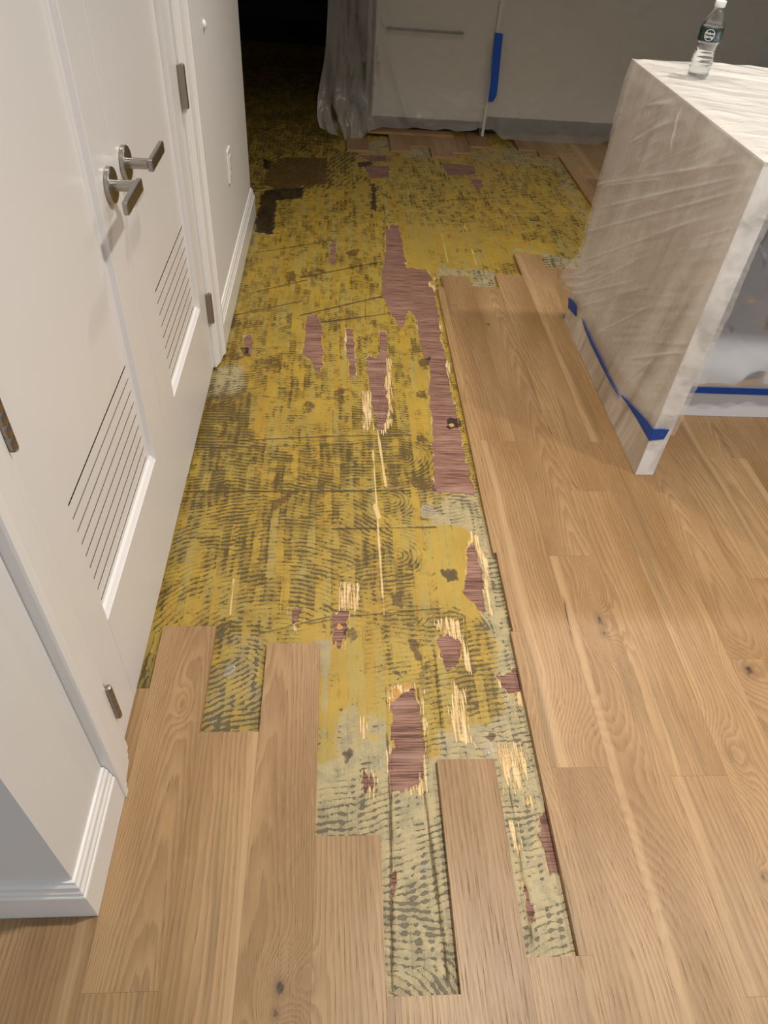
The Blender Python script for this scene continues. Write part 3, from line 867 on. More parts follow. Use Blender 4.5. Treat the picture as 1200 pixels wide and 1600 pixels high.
def grid_mesh(name, V, Q, attrs, mat, parent=None):
    used, inv = np.unique(Q.ravel(), return_inverse=True)
    me = bpy.data.meshes.new(name)
    n, m = len(used), len(Q)
    me.vertices.add(n)
    me.vertices.foreach_set('co', V[used].astype(np.float32).ravel())
    me.loops.add(4 * m)
    me.loops.foreach_set('vertex_index', inv.astype(np.int32).ravel())
    me.polygons.add(m)
    me.polygons.foreach_set('loop_start', (np.arange(m) * 4).astype(np.int32))
    me.update(calc_edges=True)
    me.polygons.foreach_set('use_smooth', np.ones(m, bool))
    for k, v in attrs.items():
        a = me.attributes.new(k, 'FLOAT', 'POINT')
        a.data.foreach_set('value', v[used].astype(np.float32))
    me.materials.append(M[mat])
    o = bpy.data.objects.new(name, me)
    return link(o, parent)

def build_subfloor():
    Vs, Qs, At, Ix, base = [], [], [], [], 0
    for (x0, x1, y0, y1, dx, dy) in ((-0.47, 0.50, 0.20, 2.70, 0.003, 0.003), (-0.50, 1.46, 2.70, 3.60, 0.005, 0.006), (-1.9, 1.46, 3.60, 7.6, 0.009, 0.012)):
        xs = np.linspace(x0, x1, int(round((x1 - x0) / dx)) + 1)
        ys = np.linspace(y0, y1, int(round((y1 - y0) / dy)) + 1)
        X, Y = np.meshgrid(xs, ys)
        nx, ny = len(xs), len(ys)
        at, Z, ix = floor_fields(X.ravel(), Y.ravel())
        Vs.append(np.stack([X.ravel(), Y.ravel(), Z], 1))
        i = np.arange(nx * ny).reshape(ny, nx)
        q = np.stack([i[:-1, :-1], i[:-1, 1:], i[1:, 1:], i[1:, :-1]], -1).reshape(-1, 4)
        Qs.append(q + base)
        At.append(at); Ix.append(ix)
        base += nx * ny
    V, Q = np.concatenate(Vs), np.concatenate(Qs)
    attrs = {k: np.concatenate([a[k] for a in At]) for k in At[0]}
    ix = np.concatenate(Ix)
    ft = attrs['torn'][Q].mean(1)
    fi = np.where(ft > 0.0, ix[Q].max(1), -1)
    fl = grid_mesh('floor', V, Q[fi < 0], attrs, 'subfloor')
    tag(fl, 'yellow glue-combed plywood subfloor with torn veneer between the oak planks', 'subfloor', kind='structure')
    for i in range(len(TORN)):
        sel = Q[fi == i]
        if len(sel) > 3:
            o = grid_mesh('torn_veneer', V, sel, attrs, 'subfloor', fl)
            o['label'] = 'reddish inner ply where the glued veneer tore off'
    return fl

floor = build_subfloor()

# ---------------------------------------------------------------- oak planks, each one a board
prnd = random.Random(11)
def plank(x0, x1, y0, y1, tone=None, cath=None, sap=None, z0=-0.0145, z1=0.0, gap=0.00005, parent=floor, name='plank', rot=0.0, across=False):
    w, l = x1 - x0 - gap * 2, y1 - y0 - gap * 2
    if across: w, l = l, w
    bm = bmesh.new()
    c = 0.0003
    prism(bm, [[(-w / 2, -l / 2, z0), (w / 2, -l / 2, z0), (w / 2, l / 2, z0), (-w / 2, l / 2, z0)],
               [(-w / 2, -l / 2, z1 - c), (w / 2, -l / 2, z1 - c), (w / 2, l / 2, z1 - c), (-w / 2, l / 2, z1 - c)],
               [(-w / 2 + c * .6, -l / 2 + c * .6, z1), (w / 2 - c * .6, -l / 2 + c * .6, z1), (w / 2 - c * .6, l / 2 - c * .6, z1), (-w / 2 + c * .6, l / 2 - c * .6, z1)]])
    o = obj(name, bm, 'oak', None)
    o.location = ((x0 + x1) / 2, (y0 + y1) / 2, prnd.uniform(-0.00025, 0.00025))
    o.rotation_euler.z = rot + (math.pi / 2 if across else 0)
    if parent is not None:
        o.parent = parent
    tone = tone if tone is not None else prnd.choice((0.92, 0.97, 1.0, 1.03, 1.07))
    cath = cath if cath is not None else prnd.choice((0.0, 0.0, 0.15, 0.7, 1.0))
    sap = sap if sap is not None else (prnd.uniform(0.15, 0.95) if prnd.random() < 0.35 else 0.0)
    o.color = (tone, prnd.random(), cath, sap)
    return o

S = [-0.529, -0.402, -0.276, -0.150, -0.023, 0.104, 0.231, 0.355, 0.475, 0.602, 0.728, 0.856, 0.984, 1.111, 1.238, 1.365, 1.492, 1.619, 1.746]
E0 = -0.35
plank(-1.037, -0.910, E0, 0.43); plank(-0.910, -0.783, E0, 0.43, 0.95); plank(-0.783, -0.656, E0, 0.43, 0.92); plank(-0.656, -0.529, E0, 0.43, 0.97)
plank(-0.529, -0.402, E0, 0.43, 0.93, 0.0, 0.8)
plank(-0.4175, -0.402, 0.43, 0.6155, 1.0, 0.0, 0.0); plank(-0.47, -0.402, 0.6165, 0.862, 1.0, 0.0, 0.0)
plank(S[1], S[2], 0.288, 1.034, 1.0, 1.0, 0.0); plank(S[1], S[2], E0, 0.288, 0.95, 0.1, 0.0)
plank(S[2], S[3], E0, 0.755, 1.04, 0.0, 0.88)
plank(S[3], S[4], E0, 0.984, 1.02, 0.75, 0.0)
plank(S[4], S[5], E0, 0.533, 0.96, 0.0, 0.0)
plank(S[5], S[6], E0, 0.268, 0.98, 0.1, 0.0)
plank(S[6], S[7], E0, 0.687, 0.95, 0.05, 0.0)
plank(S[7], S[8], E0, 0.318, 0.97, 0.0, 0.0)
plank(0.449, S[8], 0.318, 1.02, 1.02, 0.0, 0.0); plank(0.456, S[8], 1.02, 1.285, 1.0, 0.0, 0.0); plank(0.447, S[8], 1.285, 2.86, 1.02, 0.0, 0.0)
plank(S[8], S[9], 1.785, 2.975, 0.95, 0.2, 0.0); plank(S[8], S[9], 0.665, 1.785, 1.03, 0.0, 0.2); plank(S[8], S[9], E0, 0.665, 1.0, 0.05, 0.0)
plank(S[9], S[10], 1.276, 2.88, 0.97, 0.9, 0.0); plank(S[9], S[10], E0, 1.276, 1.03, 0.6, 0.15)
plank(S[10], S[11], 1.546, 3.01, 0.98, 0.3, 0.0); plank(S[10], S[11], 0.643, 1.546, 1.05, 0.1, 0.0); plank(S[10], S[11], 0.248, 0.643, 0.97, 0.0, 0.16); plank(S[10], S[11], E0, 0.248, 0.95, 0.0, 0.0)
plank(S[11], S[12], 1.79, 3.24, 0.98, 0.15, 0.16); plank(S[11], S[12], E0, 1.79, 1.02, 0.0, 0.0)
plank(S[12], S[13], 0.937, 3.10, 0.98, 1.0, 0.0); plank(S[12], S[13], E0, 0.937, 0.92, 0.2, 0.0)
plank(S[13], S[14], 1.2, 3.10, 0.95, 0.2, 0.9); plank(S[13], S[14], E0, 1.2, 1.02, 1.0, 0.0)
plank(S[14], S[15], 1.72, 3.10, 0.90, 0.8, 0.0); plank(S[14], S[15], 0.5, 1.72, 1.0, 0.3, 0.85)
plank(S[15], S[16], 0.9, 2.4, 0.88, 0.0, 0.0); plank(S[16], S[17], 1.0, 2.4, 0.95, 0.7, 0.0); plank(S[17], S[18], 1.2, 2.4, 0.93, 0.0, 0.0)
# boards left standing beyond the island
for k, (a, b) in enumerate(((1.425, 1.492), (1.492, 1.619), (1.619, 1.746), (1.746, 1.873), (1.873, 2.0), (2.0, 2.127))):
    plank(a, b, 3.0, 4.15 + 0.2 * (k % 2)); plank(a, b, 4.15 + 0.2 * (k % 2), 5.3)
# short board ends left by the far cabinets
for (a, b, c, d, tn) in ((0.06, 0.20, 4.66, 4.92, 0.85), (0.335, 0.462, 4.70, 5.06, 0.9), (0.462, 0.589, 4.80, 5.06, 0.92), (0.589, 0.729, 4.62, 5.06, 0.97),
                         (0.729, 0.856, 4.72, 5.06, 0.85), (0.86, 1.0, 4.86, 5.08, 0.8), (1.18, 1.30, 4.85, 5.2, 0.85), (1.30, 1.425, 4.75, 5.2, 0.85)):
    plank(a, b, c, d, tn, 0.0, 0.0)
lb = plank(0.20, 0.765, 5.00, 5.085, 1.0, 0.0, 0.0, z0=0.0005, z1=0.0155, parent=None, name='loose_board', across=True)
tag(lb, 'loose oak board lying crosswise in front of the far cabinet toe kick', 'board')

# ---------------------------------------------------------------- walls, ceiling
def structure(name, dims_list, mat, label, cat):
    bm = bmesh.new()
    for d in dims_list:
        box(bm, *d)
    return tag(obj(name, bm, mat), label, cat, kind='structure')
structure('wall_left', [(-3.2, -0.418, 0.42, 0.616, 0.0005, 2.5)], 'wall', 'white painted wall corner beside the near edge of the double doors', 'wall')
structure('wall_passage', [(-0.54, -0.418, 2.284, 3.55, -0.014, 2.5)], 'wall', 'white painted passage wall beyond the double doors', 'wall')
structure('wall_over_doors', [(-0.54, -0.418, 0.616, 2.284, 2.07, 2.5)], 'wall', 'white wall above the double doors', 'wall')
structure('wall_closet', [(-1.3, -1.2, 0.616, 3.55, -0.014, 2.5), (-1.2, -0.54, 3.45, 3.55, -0.014, 2.5)], 'wall', 'closet walls behind the double doors', 'wall')
structure('wall_hall', [(-2.0, -1.9, 3.55, 9.0, -0.014, 2.5), (-1.9, 0.2, 8.9, 9.0, -0.014, 2.5), (0.2, 0.3, 5.85, 8.9, -0.014, 2.5), (-1.9, -1.3, 3.45, 3.55, -0.014, 2.5)], 'dark_hall', 'unlit hallway walls past the hanging plastic, coloured near black for the shade', 'wall')
structure('wall_far', [(0.2, 4.2, 5.75, 5.85, -0.014, 2.5)], 'wall', 'kitchen wall behind the plastic covered cabinets', 'wall')
structure('wall_right', [(4.1, 4.2, -2.2, 5.75, -0.014, 2.5)], 'wall', 'kitchen side wall to the right of the island', 'wall')
structure('floor_light_block', [(-3.2, 4.2, -2.2, 9.0, -0.06, -0.021)], 'dark_hall', 'dark base added under the boards and plywood to keep light out', 'floor')  # added slab, stops sky light leaking in from below
structure('ceiling', [(-3.2, 4.2, -2.2, 9.0, 2.5, 2.6)], 'ceiling', 'flat white ceiling with recessed downlights', 'ceiling')

# ---------------------------------------------------------------- baseboards and door casings
BASE = [(0.0, 0.0), (0.0165, 0.0), (0.0165, 0.092), (0.0150, 0.0955), (0.0135, 0.0965), (0.0130, 0.105), (0.0100, 0.111), (0.0095, 0.122), (0.0060, 0.128), (0.0050, 0.134), (0.0, 0.135)]
def run_y(name, x, y0, y1, m0, m1, label, z=0.001):
    bm = bmesh.new()
    prism(bm, [[(x + o, y0 + m0 * o, z + h) for o, h in BASE], [(x + o, y1 + m1 * o, z + h) for o, h in BASE]])
    return tag(obj(name, bm, 'trim'), label, 'baseboard', kind='structure')
def run_x(name, y, x0, x1, m0, m1, label, z=0.001):
    bm = bmesh.new()
    prism(bm, [[(x0 + m0 * o, y - o, z + h) for o, h in BASE], [(x1 + m1 * o, y - o, z + h) for o, h in BASE]])
    return tag(obj(name, bm, 'trim'), label, 'baseboard', kind='structure')
run_y('baseboard_left', -0.418, 0.42, 0.6135, -1, 0, 'short white moulded baseboard between wall corner and near door casing')
run_x('baseboard_front', 0.42, -3.0, -0.418, 0, 1, 'shaded white baseboard on the near wall facing the viewer')
run_y('baseboard_passage', -0.418, 2.2865, 3.55, 0, 1, 'long white moulded baseboard along the passage wall past the doors')

CAS = [(0.0, -0.45), (0.0, -0.402), (0.002, -0.398), (0.016, -0.398), (0.019, -0.401), (0.024, -0.403), (0.028, -0.4025), (0.030, -0.4055), (0.078, -0.410), (0.084, -0.4135), (0.092, -0.4145), (0.096, -0.4175), (0.108, -0.4185), (0.111, -0.421), (0.111, -0.45)]
def casing(name, y_out, sgn, label):
    bm = bmesh.new()
    prism(bm, [[(x, y_out + sgn * d, z) for d, x in CAS] for z in (0.001 if sgn > 0 else -0.002, 2.1)])
    return tag(obj(name, bm, 'trim'), label, 'door casing', kind='structure')
casing('trim_1', 0.6145, 1, 'white moulded casing on the near side of the double doors')
casing('trim_2', 2.2855, -1, 'white moulded casing on the far side of the double doors, against the passage wall')

# ---------------------------------------------------------------- double doors with slotted lower panels
def door(name, y0, y1, hinge_near, label):
    X0, X1 = -0.463, -0.428                # back and front of the door
    XP = -0.4415                            # face of the recessed panel
    root = tag(empty(name, (-0.44, (y0 + y1) / 2, 0.0)), label, 'door', kind='structure')
    if hinge_near: p0, p1 = 0.838, 1.320
    else: p0, p1 = 1.580, 2.062
    zb, zt, zd = 0.283, 1.90, 2.05
    b = 0.0012
    boxo('stile', (X0, X1, y0, p0, 0.006, zd), 'door', root, b)
    boxo('stile', (X0, X1, p1, y1, 0.006, zd), 'door', root, b)
    # bottom rail with a sloping, lit sticking along its top
    bm = bmesh.new()
    prof = [(X0, 0.006), (X1, 0.006), (X1, zb), (X1 - 0.0025, zb + 0.0025), (X1 - 0.008, zb + 0.010), (XP - 0.001, zb + 0.0135), (X0, zb + 0.0135)]
    prism(bm, [[(x, y, z) for x, z in prof] for y in (p0, p1)])
    obj('bottom_rail', bm, 'door', root)
    boxo('top_rail', (X0, X1, p0, p1, zt, zd), 'door', root, b)
    # panel around the vent slots, slats between them
    s0, s1 = (0.866, 1.298) if hinge_near else (1.602, 2.034)
    zs0, pitch, gap, n = 0.3085, 0.0314, 0.0040, 9
    XB = XP - 0.0028
    top = zs0 + pitch * (n - 1) + gap
    bm = bmesh.new()
    box(bm, XB, XP, p0, p1, top, zt); prism(bm, [[(XP, y, zb + 0.0133), (XP, y, zs0), (XB, y, zs0 - 0.0085), (XB, y, zb + 0.0133)] for y in (p0, p1)])
    box(bm, XB, XP, p0, s0, zs0, top); box(bm, XB, XP, s1, p1, zs0, top)
    obj('panel', bm, 'door', root)
    for i in range(n - 1):
        z = zs0 + i * pitch
        dz = 0.0085                                     # slots slope steeply down into the door
        bm = bmesh.new()
        prism(bm, [[(XP, y, z + gap), (XP, y, z + pitch), (XB, y, z + pitch - dz), (XB, y, z + gap - dz)] for y in (s0, s1)])
        obj('slat', bm, 'door', root)
    # lever handle
    hy, hz = (1.3885, 0.898) if hinge_near else (1.5125, 0.898)
    d = -1 if hinge_near else 1
    XN = -0.378
    lev = obj('lever_handle', box(bmesh.new(), XN, XN + 0.0105, min(hy - d * 0.0125, hy + d * 0.112), max(hy - d * 0.0125, hy + d * 0.112), hz - 0.0115, hz + 0.0115, bev=0.0022), 'nickel', root)
    lev['label'] = 'brushed nickel lever'
    bm = bmesh.new()
    lathe(bm, [(0.030, 0.0), (0.0325, 0.0012), (0.0325, 0.0085), (0.0312, 0.0100), (0.012, 0.0102)], 48, True, 'X', (X1 + 0.0002, hy, hz))
    obj('rosette', bm, 'nickel', lev, True)
    bm = bmesh.new()
    lathe(bm, [(0.0105, 0.0), (0.0105, 0.034), (0.0100, 0.040)], 32, True, 'X', (X1 + 0.009, hy, hz))
    obj('neck', bm, 'nickel', lev, True)
    for p in (lev.children):
        me = p.data
        me.set_sharp_from_angle(angle=math.radians(35))
    # hinges: knuckled barrel and leaf
    hyy = y0 - 0.002 if hinge_near else y1 + 0.002
    for z in ((0.122, 0.800, 1.75) if hinge_near else (0.180, 0.832, 1.75)):
        bm = bmesh.new()
        for k in range(5):
            lathe(bm, [(0.0066, 0.0), (0.0070, 0.0006), (0.0070, 0.0192), (0.0066, 0.0198)], 16, True, 'Z', (-0.4145, hyy, z + k * 0.02))
        lathe(bm, [(0.0045, 0.0), (0.0064, 0.001), (0.0060, 0.003), (0.003, 0.0045)], 16, True, 'Z', (-0.4145, hyy, z + 0.0995))
        lathe(bm, [(0.003, -0.0045), (0.0060, -0.003), (0.0064, -0.001), (0.0045, 0.0003)], 16, True, 'Z', (-0.4145, hyy, z))
        h = obj('hinge', bm, 'hinge', root, True)
        h.data.set_sharp_from_angle(angle=math.radians(40))
        h['label'] = 'aged metal butt hinge'
        s = 1 if hinge_near else -1
        bm = bmesh.new()
        box(bm, -0.4275, -0.4255, min(hyy, hyy + s * 0.011), max(hyy, hyy + s * 0.011), z, z + 0.0995, 0.0006)
        if not hinge_near:
            box(bm, -0.428, -0.409, hyy - 0.0105, hyy - 0.0075, z - 0.002, z + 0.1015, 0.0006)
        obj('leaf', bm, 'hinge', h)
    return root
door('door_1', 0.7285, 1.4478, True, 'near white panel door with slotted vent and lever pointing toward the viewer')
door('door_2', 1.4522, 2.1715, False, 'far white panel door with slotted vent and lever pointing away')

# ---------------------------------------------------------------- wall fittings
out = tag(empty('wall_outlet', (-0.418, 2.885, 0.455)), 'white rectangular outlet plate low on the passage wall', 'outlet')
boxo('plate', (-0.4179, -0.4105, 2.848, 2.922, 0.397, 0.513), 'white_plastic', out, 0.0018)
ins = boxo('insert', (-0.4110, -0.4085, 2.868, 2.902, 0.421, 0.489), 'white_plastic', out, 0.0008)
for z in (0.437, 0.469):
    bm = bmesh.new()
    box(bm, -0.4086, -0.4081, 2.879, 2.8805, z, z + 0.008); box(bm, -0.4086, -0.4081, 2.889, 2.8905, z, z + 0.007)
    obj('socket_slot', bm, 'black_void', ins)
bm = bmesh.new()
lathe(bm, [(0.0135, 0.0), (0.0135, 0.003), (0.011, 0.007), (0.006, 0.0095), (0.001, 0.0105)], 24, True, 'X', (-0.4179, 2.612, 0.950))
tag(obj('wall_bumper', bm, 'white_plastic', None, True), 'small round white bumper stuck on the passage wall', 'bumper')

# ---------------------------------------------------------------- kitchen island with waterfall side
isl = tag(empty('kitchen_island', (1.6, 2.1, 0.0)), 'kitchen island with veined stone waterfall side wrapped in plastic', 'kitchen island')
bm = box(bmesh.new(), 0.957, 1.016, 1.626, 2.610, 0.0005, 0.926, 0.0008, 1)
for f in bm.faces:
    if abs(f.normal.y) > 0.9: f.material_index = 1
wp = obj('waterfall_panel', bm, ('marble', 'marble_edge'), isl)
for p in wp.data.polygons:
    p.material_index = 1 if abs(p.normal.y) > 0.9 else 0
boxo('countertop', (1.0165, 2.70, 1.626, 2.610, 0.886, 0.926), 'marble_edge', isl, 0.0008)
boxo('cabinet_body', (1.0165, 2.70, 1.960, 2.600, 0.105, 0.8855), 'island_paint', isl, 0.001)
boxo('base_trim', (1.0165, 2.70, 1.952, 1.9595, 0.0005, 0.105), 'island_paint', isl, 0.001)
boxo('plinth', (1.0165, 2.70, 1.9605, 2.59, 0.0005, 0.1045), 'island_paint', isl)

def fold(u, v, seed, su, sv):
    """ridged folds: 0 flat, 1 on a crease"""
    n = fbm(u * su, v * sv, seed, 3)
    return (1 - np.abs(2 * n - 1)) ** 4

def film_bottom(y):
    return np.interp(y, [1.60, 1.66, 1.75, 1.9, 2.1, 2.38, 2.5, 2.58, 2.66], [0.170, 0.165, 0.150, 0.118, 0.108, 0.112, 0.105, 0.090, 0.085])

FOLDS = [(2.692, 0.51, 1.737, 0.893), (2.544, 0.483, 1.699, 0.874), (2.661, 0.341, 1.674, 0.849), (2.578, 0.262, 1.775, 0.749), (2.363, 0.859, 2.188, 0.914), (2.408, 0.743, 2.167, 0.868), (2.6, 0.132, 2.063, 0.508), (2.572, 0.127, 2.079, 0.427), (2.45, 0.141, 1.997, 0.445), (1.899, 0.255, 1.569, 0.483), (2.201, 0.173, 1.913, 0.425), (2.131, 0.909, 2.1, 0.803), (1.881, 0.17, 1.763, 0.339), (2.56, 0.555, 2.109, 0.73), (2.567, 0.202, 2.28, 0.444), (2.593, 0.177, 2.333, 0.339)]
def cover():
    ny, nz, nx, ne = 300, 230, 200, 12
    Y0, Y1, ZT = 1.620, 2.617, 0.9325
    ys = np.linspace(Y0, Y1, ny)
    ts = np.linspace(0, 1, nz)
    V, Q, mi = [], [], []
    def add(P, m):
        a, b = P.shape[:2]
        base = sum(len(v) for v in V)
        V.append(P.reshape(-1, 3))
        i = np.arange(a * b).reshape(a, b) + base
        q = np.stack([i[:-1, :-1], i[1:, :-1], i[1:, 1:], i[:-1, 1:]], -1).reshape(-1, 4)
        Q.append(q); mi.append(np.full(len(q), m))
    # side facing the torn-up strip
    T, Yg = np.meshgrid(ts, ys)
    rag = (vnoise(Yg * 30, Yg * 0, 3) - 0.5) * 0.012
    zb = film_bottom(Yg) + rag * smooth(T, 0.9, 1.0) - 0.0
    Z = ZT + (zb - ZT) * T
    fade = smooth(T, 0, 0.06) * smooth(Yg, Y0, Y0 + 0.03) * (0.12 + 0.88 * smooth(T, 0.995, 0.90))
    a = Yg * 0.85 - Z * 0.5
    b = Yg * 0.5 + Z * 0.85
    w = 0.0075 * fold(a, b, 3, 1.6, 6.5) + 0.003 * fold(a, b, 13, 3, 15) + 0.006 * fbm(Yg * 6, Z * 2, 23, 2)
    cr = np.zeros(Yg.shape)
    for (ay, az, by, bz) in FOLDS:
        ey, ez = by - ay, bz - az
        tt = ((Yg - ay) * ey + (Z - az) * ez) / (ey * ey + ez * ez)
        dd = np.abs((Yg - ay) * ez - (Z - az) * ey) / math.hypot(ey, ez) + (fbm(Yg * 9, Z * 9, 29) - 0.5) * 0.008
        cr = np.maximum(cr, np.exp(-np.abs(dd) / 0.0042) * smooth(tt, -0.12, 0.15) * smooth(tt, 1.12, 0.85))
    w = w * 0.6 + 0.0045 * cr + 0.003 * fold(a, b, 57, 2.0, 30)
    bulge = 0.030 * smooth(Yg, 2.38, 2.60) * smooth(Z, 0.34, 0.13) * smooth(Z, 0.07, 0.14) + 0.010 * smooth(Z, 0.30, 0.17) * smooth(Z, 0.09, 0.16)
    Xs = 0.9535 - fade * (w + bulge)
    Yb = Yg + fade * 0.045 * smooth(Yg, 2.45, 2.617) * smooth(Z, 0.32, 0.13)
    add(np.stack([Xs, Yb, Z], -1), 0)
    # narrow edge of the panel facing the viewer
    xe = np.linspace(0.9535, 1.0215, ne)
    Te, Xe = np.meshgrid(ts, xe)
    Ze = ZT + (film_bottom(Y0) + (vnoise(np.array([[Y0 * 30]]), np.array([[0.0]]), 3) - 0.5) * 0.012 * smooth(Te, 0.9, 1.0) - ZT) * Te
    we = smooth(Xe, 0.9535, 0.965) * smooth(Te, 0, 0.05) * (0.1 + 0.9 * smooth(Te, 0.99, 0.90))
    Ye = Y0 - we * (0.005 * fold(Xe + Ze * 0.3, Ze, 31, 20, 14) + 0.004 * fbm(Xe * 20, Ze * 9, 37))
    Xe2 = Xe + smooth(Xe, 1.0, 1.0215) * 0.008 * fbm(Ze * 14, Ze * 0 + 2.0, 39)
    add(np.stack([Xe2, Ye, Ze], -1), 0)
    # top
    xt = np.linspace(0.9535, 2.70, nx)
    Yt, Xt = np.meshgrid(ys, xt)
    ft = smooth(Xt, 0.9535, 0.985) * smooth(Yt, Y0, Y0 + 0.03) * smooth(Yt, Y1, Y1 - 0.02)
    flat = smooth(np.hypot(Xt - 1.092, Yt - 2.405), 0.036, 0.07)
    c, d = Xt * 0.45 + Yt * 0.9, Xt * 0.9 - Yt * 0.45
    Zt = ZT + ft * flat * (0.006 * fold(c, d, 41, 7, 1.5) + 0.002 * fold(c, d, 47, 15, 4) + 0.002 * fbm(Xt * 9, Yt * 9, 43))
    add(np.stack([Xt, Yt, Zt], -1), 1)
    # back drop behind the counter
    tb = np.linspace(0, 1, 20)
    Tb, Xb = np.meshgrid(tb, xt)
    Yb2 = Y1 + 0.01 * smooth(Tb, 0, 0.3) * smooth(Xb, 0.9535, 1.0) * (0.4 + fbm(Xb * 9, Tb * 2, 49))
    add(np.stack([Xb, Yb2, ZT - 0.35 * Tb], -1), 0)
    V, Q, mi = np.concatenate(V), np.concatenate(Q), np.concatenate(mi)
    crv = np.zeros(len(V)); crv[:ny * nz] = cr.reshape(-1)
    me = bpy.data.meshes.new('plastic_cover')
    me.from_pydata(V.tolist(), [], Q.tolist())
    me.materials.append(M['film_island']); me.materials.append(M['film_top'])
    me.polygons.foreach_set('material_index', mi.astype(np.int32))
    me.attributes.new('crease', 'FLOAT', 'POINT').data.foreach_set('value', crv.astype(np.float32))
    bm = bmesh.new(); bm.from_mesh(me)
    bmesh.ops.remove_doubles(bm, verts=bm.verts, dist=0.00015)
    bmesh.ops.recalc_face_normals(bm, faces=bm.faces)
    bm.to_mesh(me); bm.free()
    me.polygons.foreach_set('use_smooth', [True] * len(me.polygons))
    me.set_sharp_from_angle(angle=math.radians(60))
    o = link(bpy.data.objects.new('plastic_cover', me))
    return tag(o, 'wrinkled clear plastic film draped over the island top and stone side', 'plastic sheet')
cover()

def film_grid(name, P, mat, label):
    a, b = P.shape[:2]
    me = bpy.data.meshes.new(name)
    i = np.arange(a * b).reshape(a, b)
    q = np.stack([i[:-1, :-1], i[1:, :-1], i[1:, 1:], i[:-1, 1:]], -1).reshape(-1, 4)
    me.from_pydata(P.reshape(-1, 3).tolist(), [], q.tolist())
    me.polygons.foreach_set('use_smooth', [True] * len(me.polygons))
    me.materials.append(M[mat])
    return tag(link(bpy.data.objects.new(name, me)), label, 'plastic sheet')

# film over the seating side of the island, sagging to a taped hem
Tz, Xg = np.meshgrid(np.linspace(0, 1, 90), np.linspace(1.024, 2.65, 150))
hem = 0.128 + 0.012 * fbm(Xg * 7, Xg * 0, 61)
Zg = 0.880 + (hem - 0.880) * Tz
sag = smooth(Zg, 0.34, 0.19) * smooth(Zg, 0.125, 0.17)
Yg = 1.954 - 0.012 * fbm(Xg * 3, Zg * 3, 63) - 0.010 * fold(Xg + Zg * 0.5, Zg, 65, 5, 6) - sag * (0.035 + 0.05 * fbm(Xg * 6, Zg * 5, 67))
film_grid('plastic_sheet', np.stack([Xg, Yg, Zg], -1), 'film_milky', 'grey-looking plastic film hanging on the seating side of the island')

# ---------------------------------------------------------------- blue tape
def tape(name, pts, label, thick=0.0009):
    """strip through pairs (lower edge point, upper edge point), thickened along the strip's own normal"""
    bm = bmesh.new()
    rings = []
    n = len(pts)
    for i, (a, b) in enumerate(pts):
        a, b = Vector(a), Vector(b)
        p0 = (Vector(pts[max(i - 1, 0)][0]) + Vector(pts[max(i - 1, 0)][1])) / 2
        p1 = (Vector(pts[min(i + 1, n - 1)][0]) + Vector(pts[min(i + 1, n - 1)][1])) / 2
        nr = (p1 - p0).cross(b - a).normalized() * thick
        rings.append([a, b, b + nr, a + nr])
    prism(bm, rings)
    return tag(obj(name, bm, 'tape'), label, 'tape', 'strips of blue tape on the plastic')
XL, XU = 0.9553, 0.9470                                   # lower edge sticks to the stone, upper edge over the film
tape('tape_strip', [((1.000, 1.6240, 0.146), (0.998, 1.6135, 0.190)), ((0.975, 1.6240, 0.142), (0.972, 1.6135, 0.192)), ((0.9560, 1.6240, 0.139), (0.9505, 1.6140, 0.190)),
                    ((XL, 1.627, 0.139), (XU, 1.6195, 0.189)), ((XL, 1.66, 0.137), (XU, 1.662, 0.183)), ((XL, 1.74, 0.133), (XU, 1.742, 0.165)), ((XL, 1.83, 0.124), (XU, 1.835, 0.141)), ((XL, 1.885, 0.116), (XU, 1.892, 0.124))],
     'blue tape wrapped around the near bottom corner of the island film')
tape('tape_strip', [((XL, 1.90, 0.100), (XU, 1.915, 0.113)), ((XL, 2.0, 0.094), (XU, 2.01, 0.113)), ((XL, 2.12, 0.090), (XU, 2.125, 0.118)), ((XL, 2.25, 0.090), (XU, 2.255, 0.117)), ((XL, 2.36, 0.098), (XU, 2.37, 0.120)), ((XL, 2.40, 0.108), (XU, 2.405, 0.122))],
     'long slanting blue tape strip in the middle of the island film hem')
tape('tape_strip', [((XL, 2.485, 0.083), (XU, 2.482, 0.128)), ((XL, 2.54, 0.072), (XU, 2.54, 0.123)), ((XL, 2.595, 0.062), (XU, 2.60, 0.105))],
     'short blue tape piece at the far bottom end of the island film')
tape('tape_strip', [((1.20, 1.9505, 0.098), (1.222, 1.9505, 0.122)), ((1.30, 1.9495, 0.0975), (1.30, 1.9495, 0.1225)), ((1.6, 1.9495, 0.0965), (1.6, 1.9495, 0.1215)), ((2.2, 1.9495, 0.096), (2.2, 1.9495, 0.121)), ((2.64, 1.9495, 0.096), (2.64, 1.9495, 0.121))],
     'straight horizontal blue tape under the film on the island seating side')
YT = 5.0405
tape('tape_strip', [((1.000, YT, 0.585), (0.948, YT, 0.588)), ((1.004, YT - 0.003, 0.50), (0.952, YT - 0.003, 0.50)), ((1.010, YT - 0.005, 0.40), (0.958, YT - 0.005, 0.40)), ((1.016, YT - 0.004, 0.31), (0.966, YT - 0.004, 0.31)), ((1.018, YT - 0.002, 0.255), (0.968, YT - 0.002, 0.245)), ((1.002, YT, 0.215), (0.968, YT, 0.218))],
     'vertical blue tape strip joining the hanging plastic in front of the far cabinets')

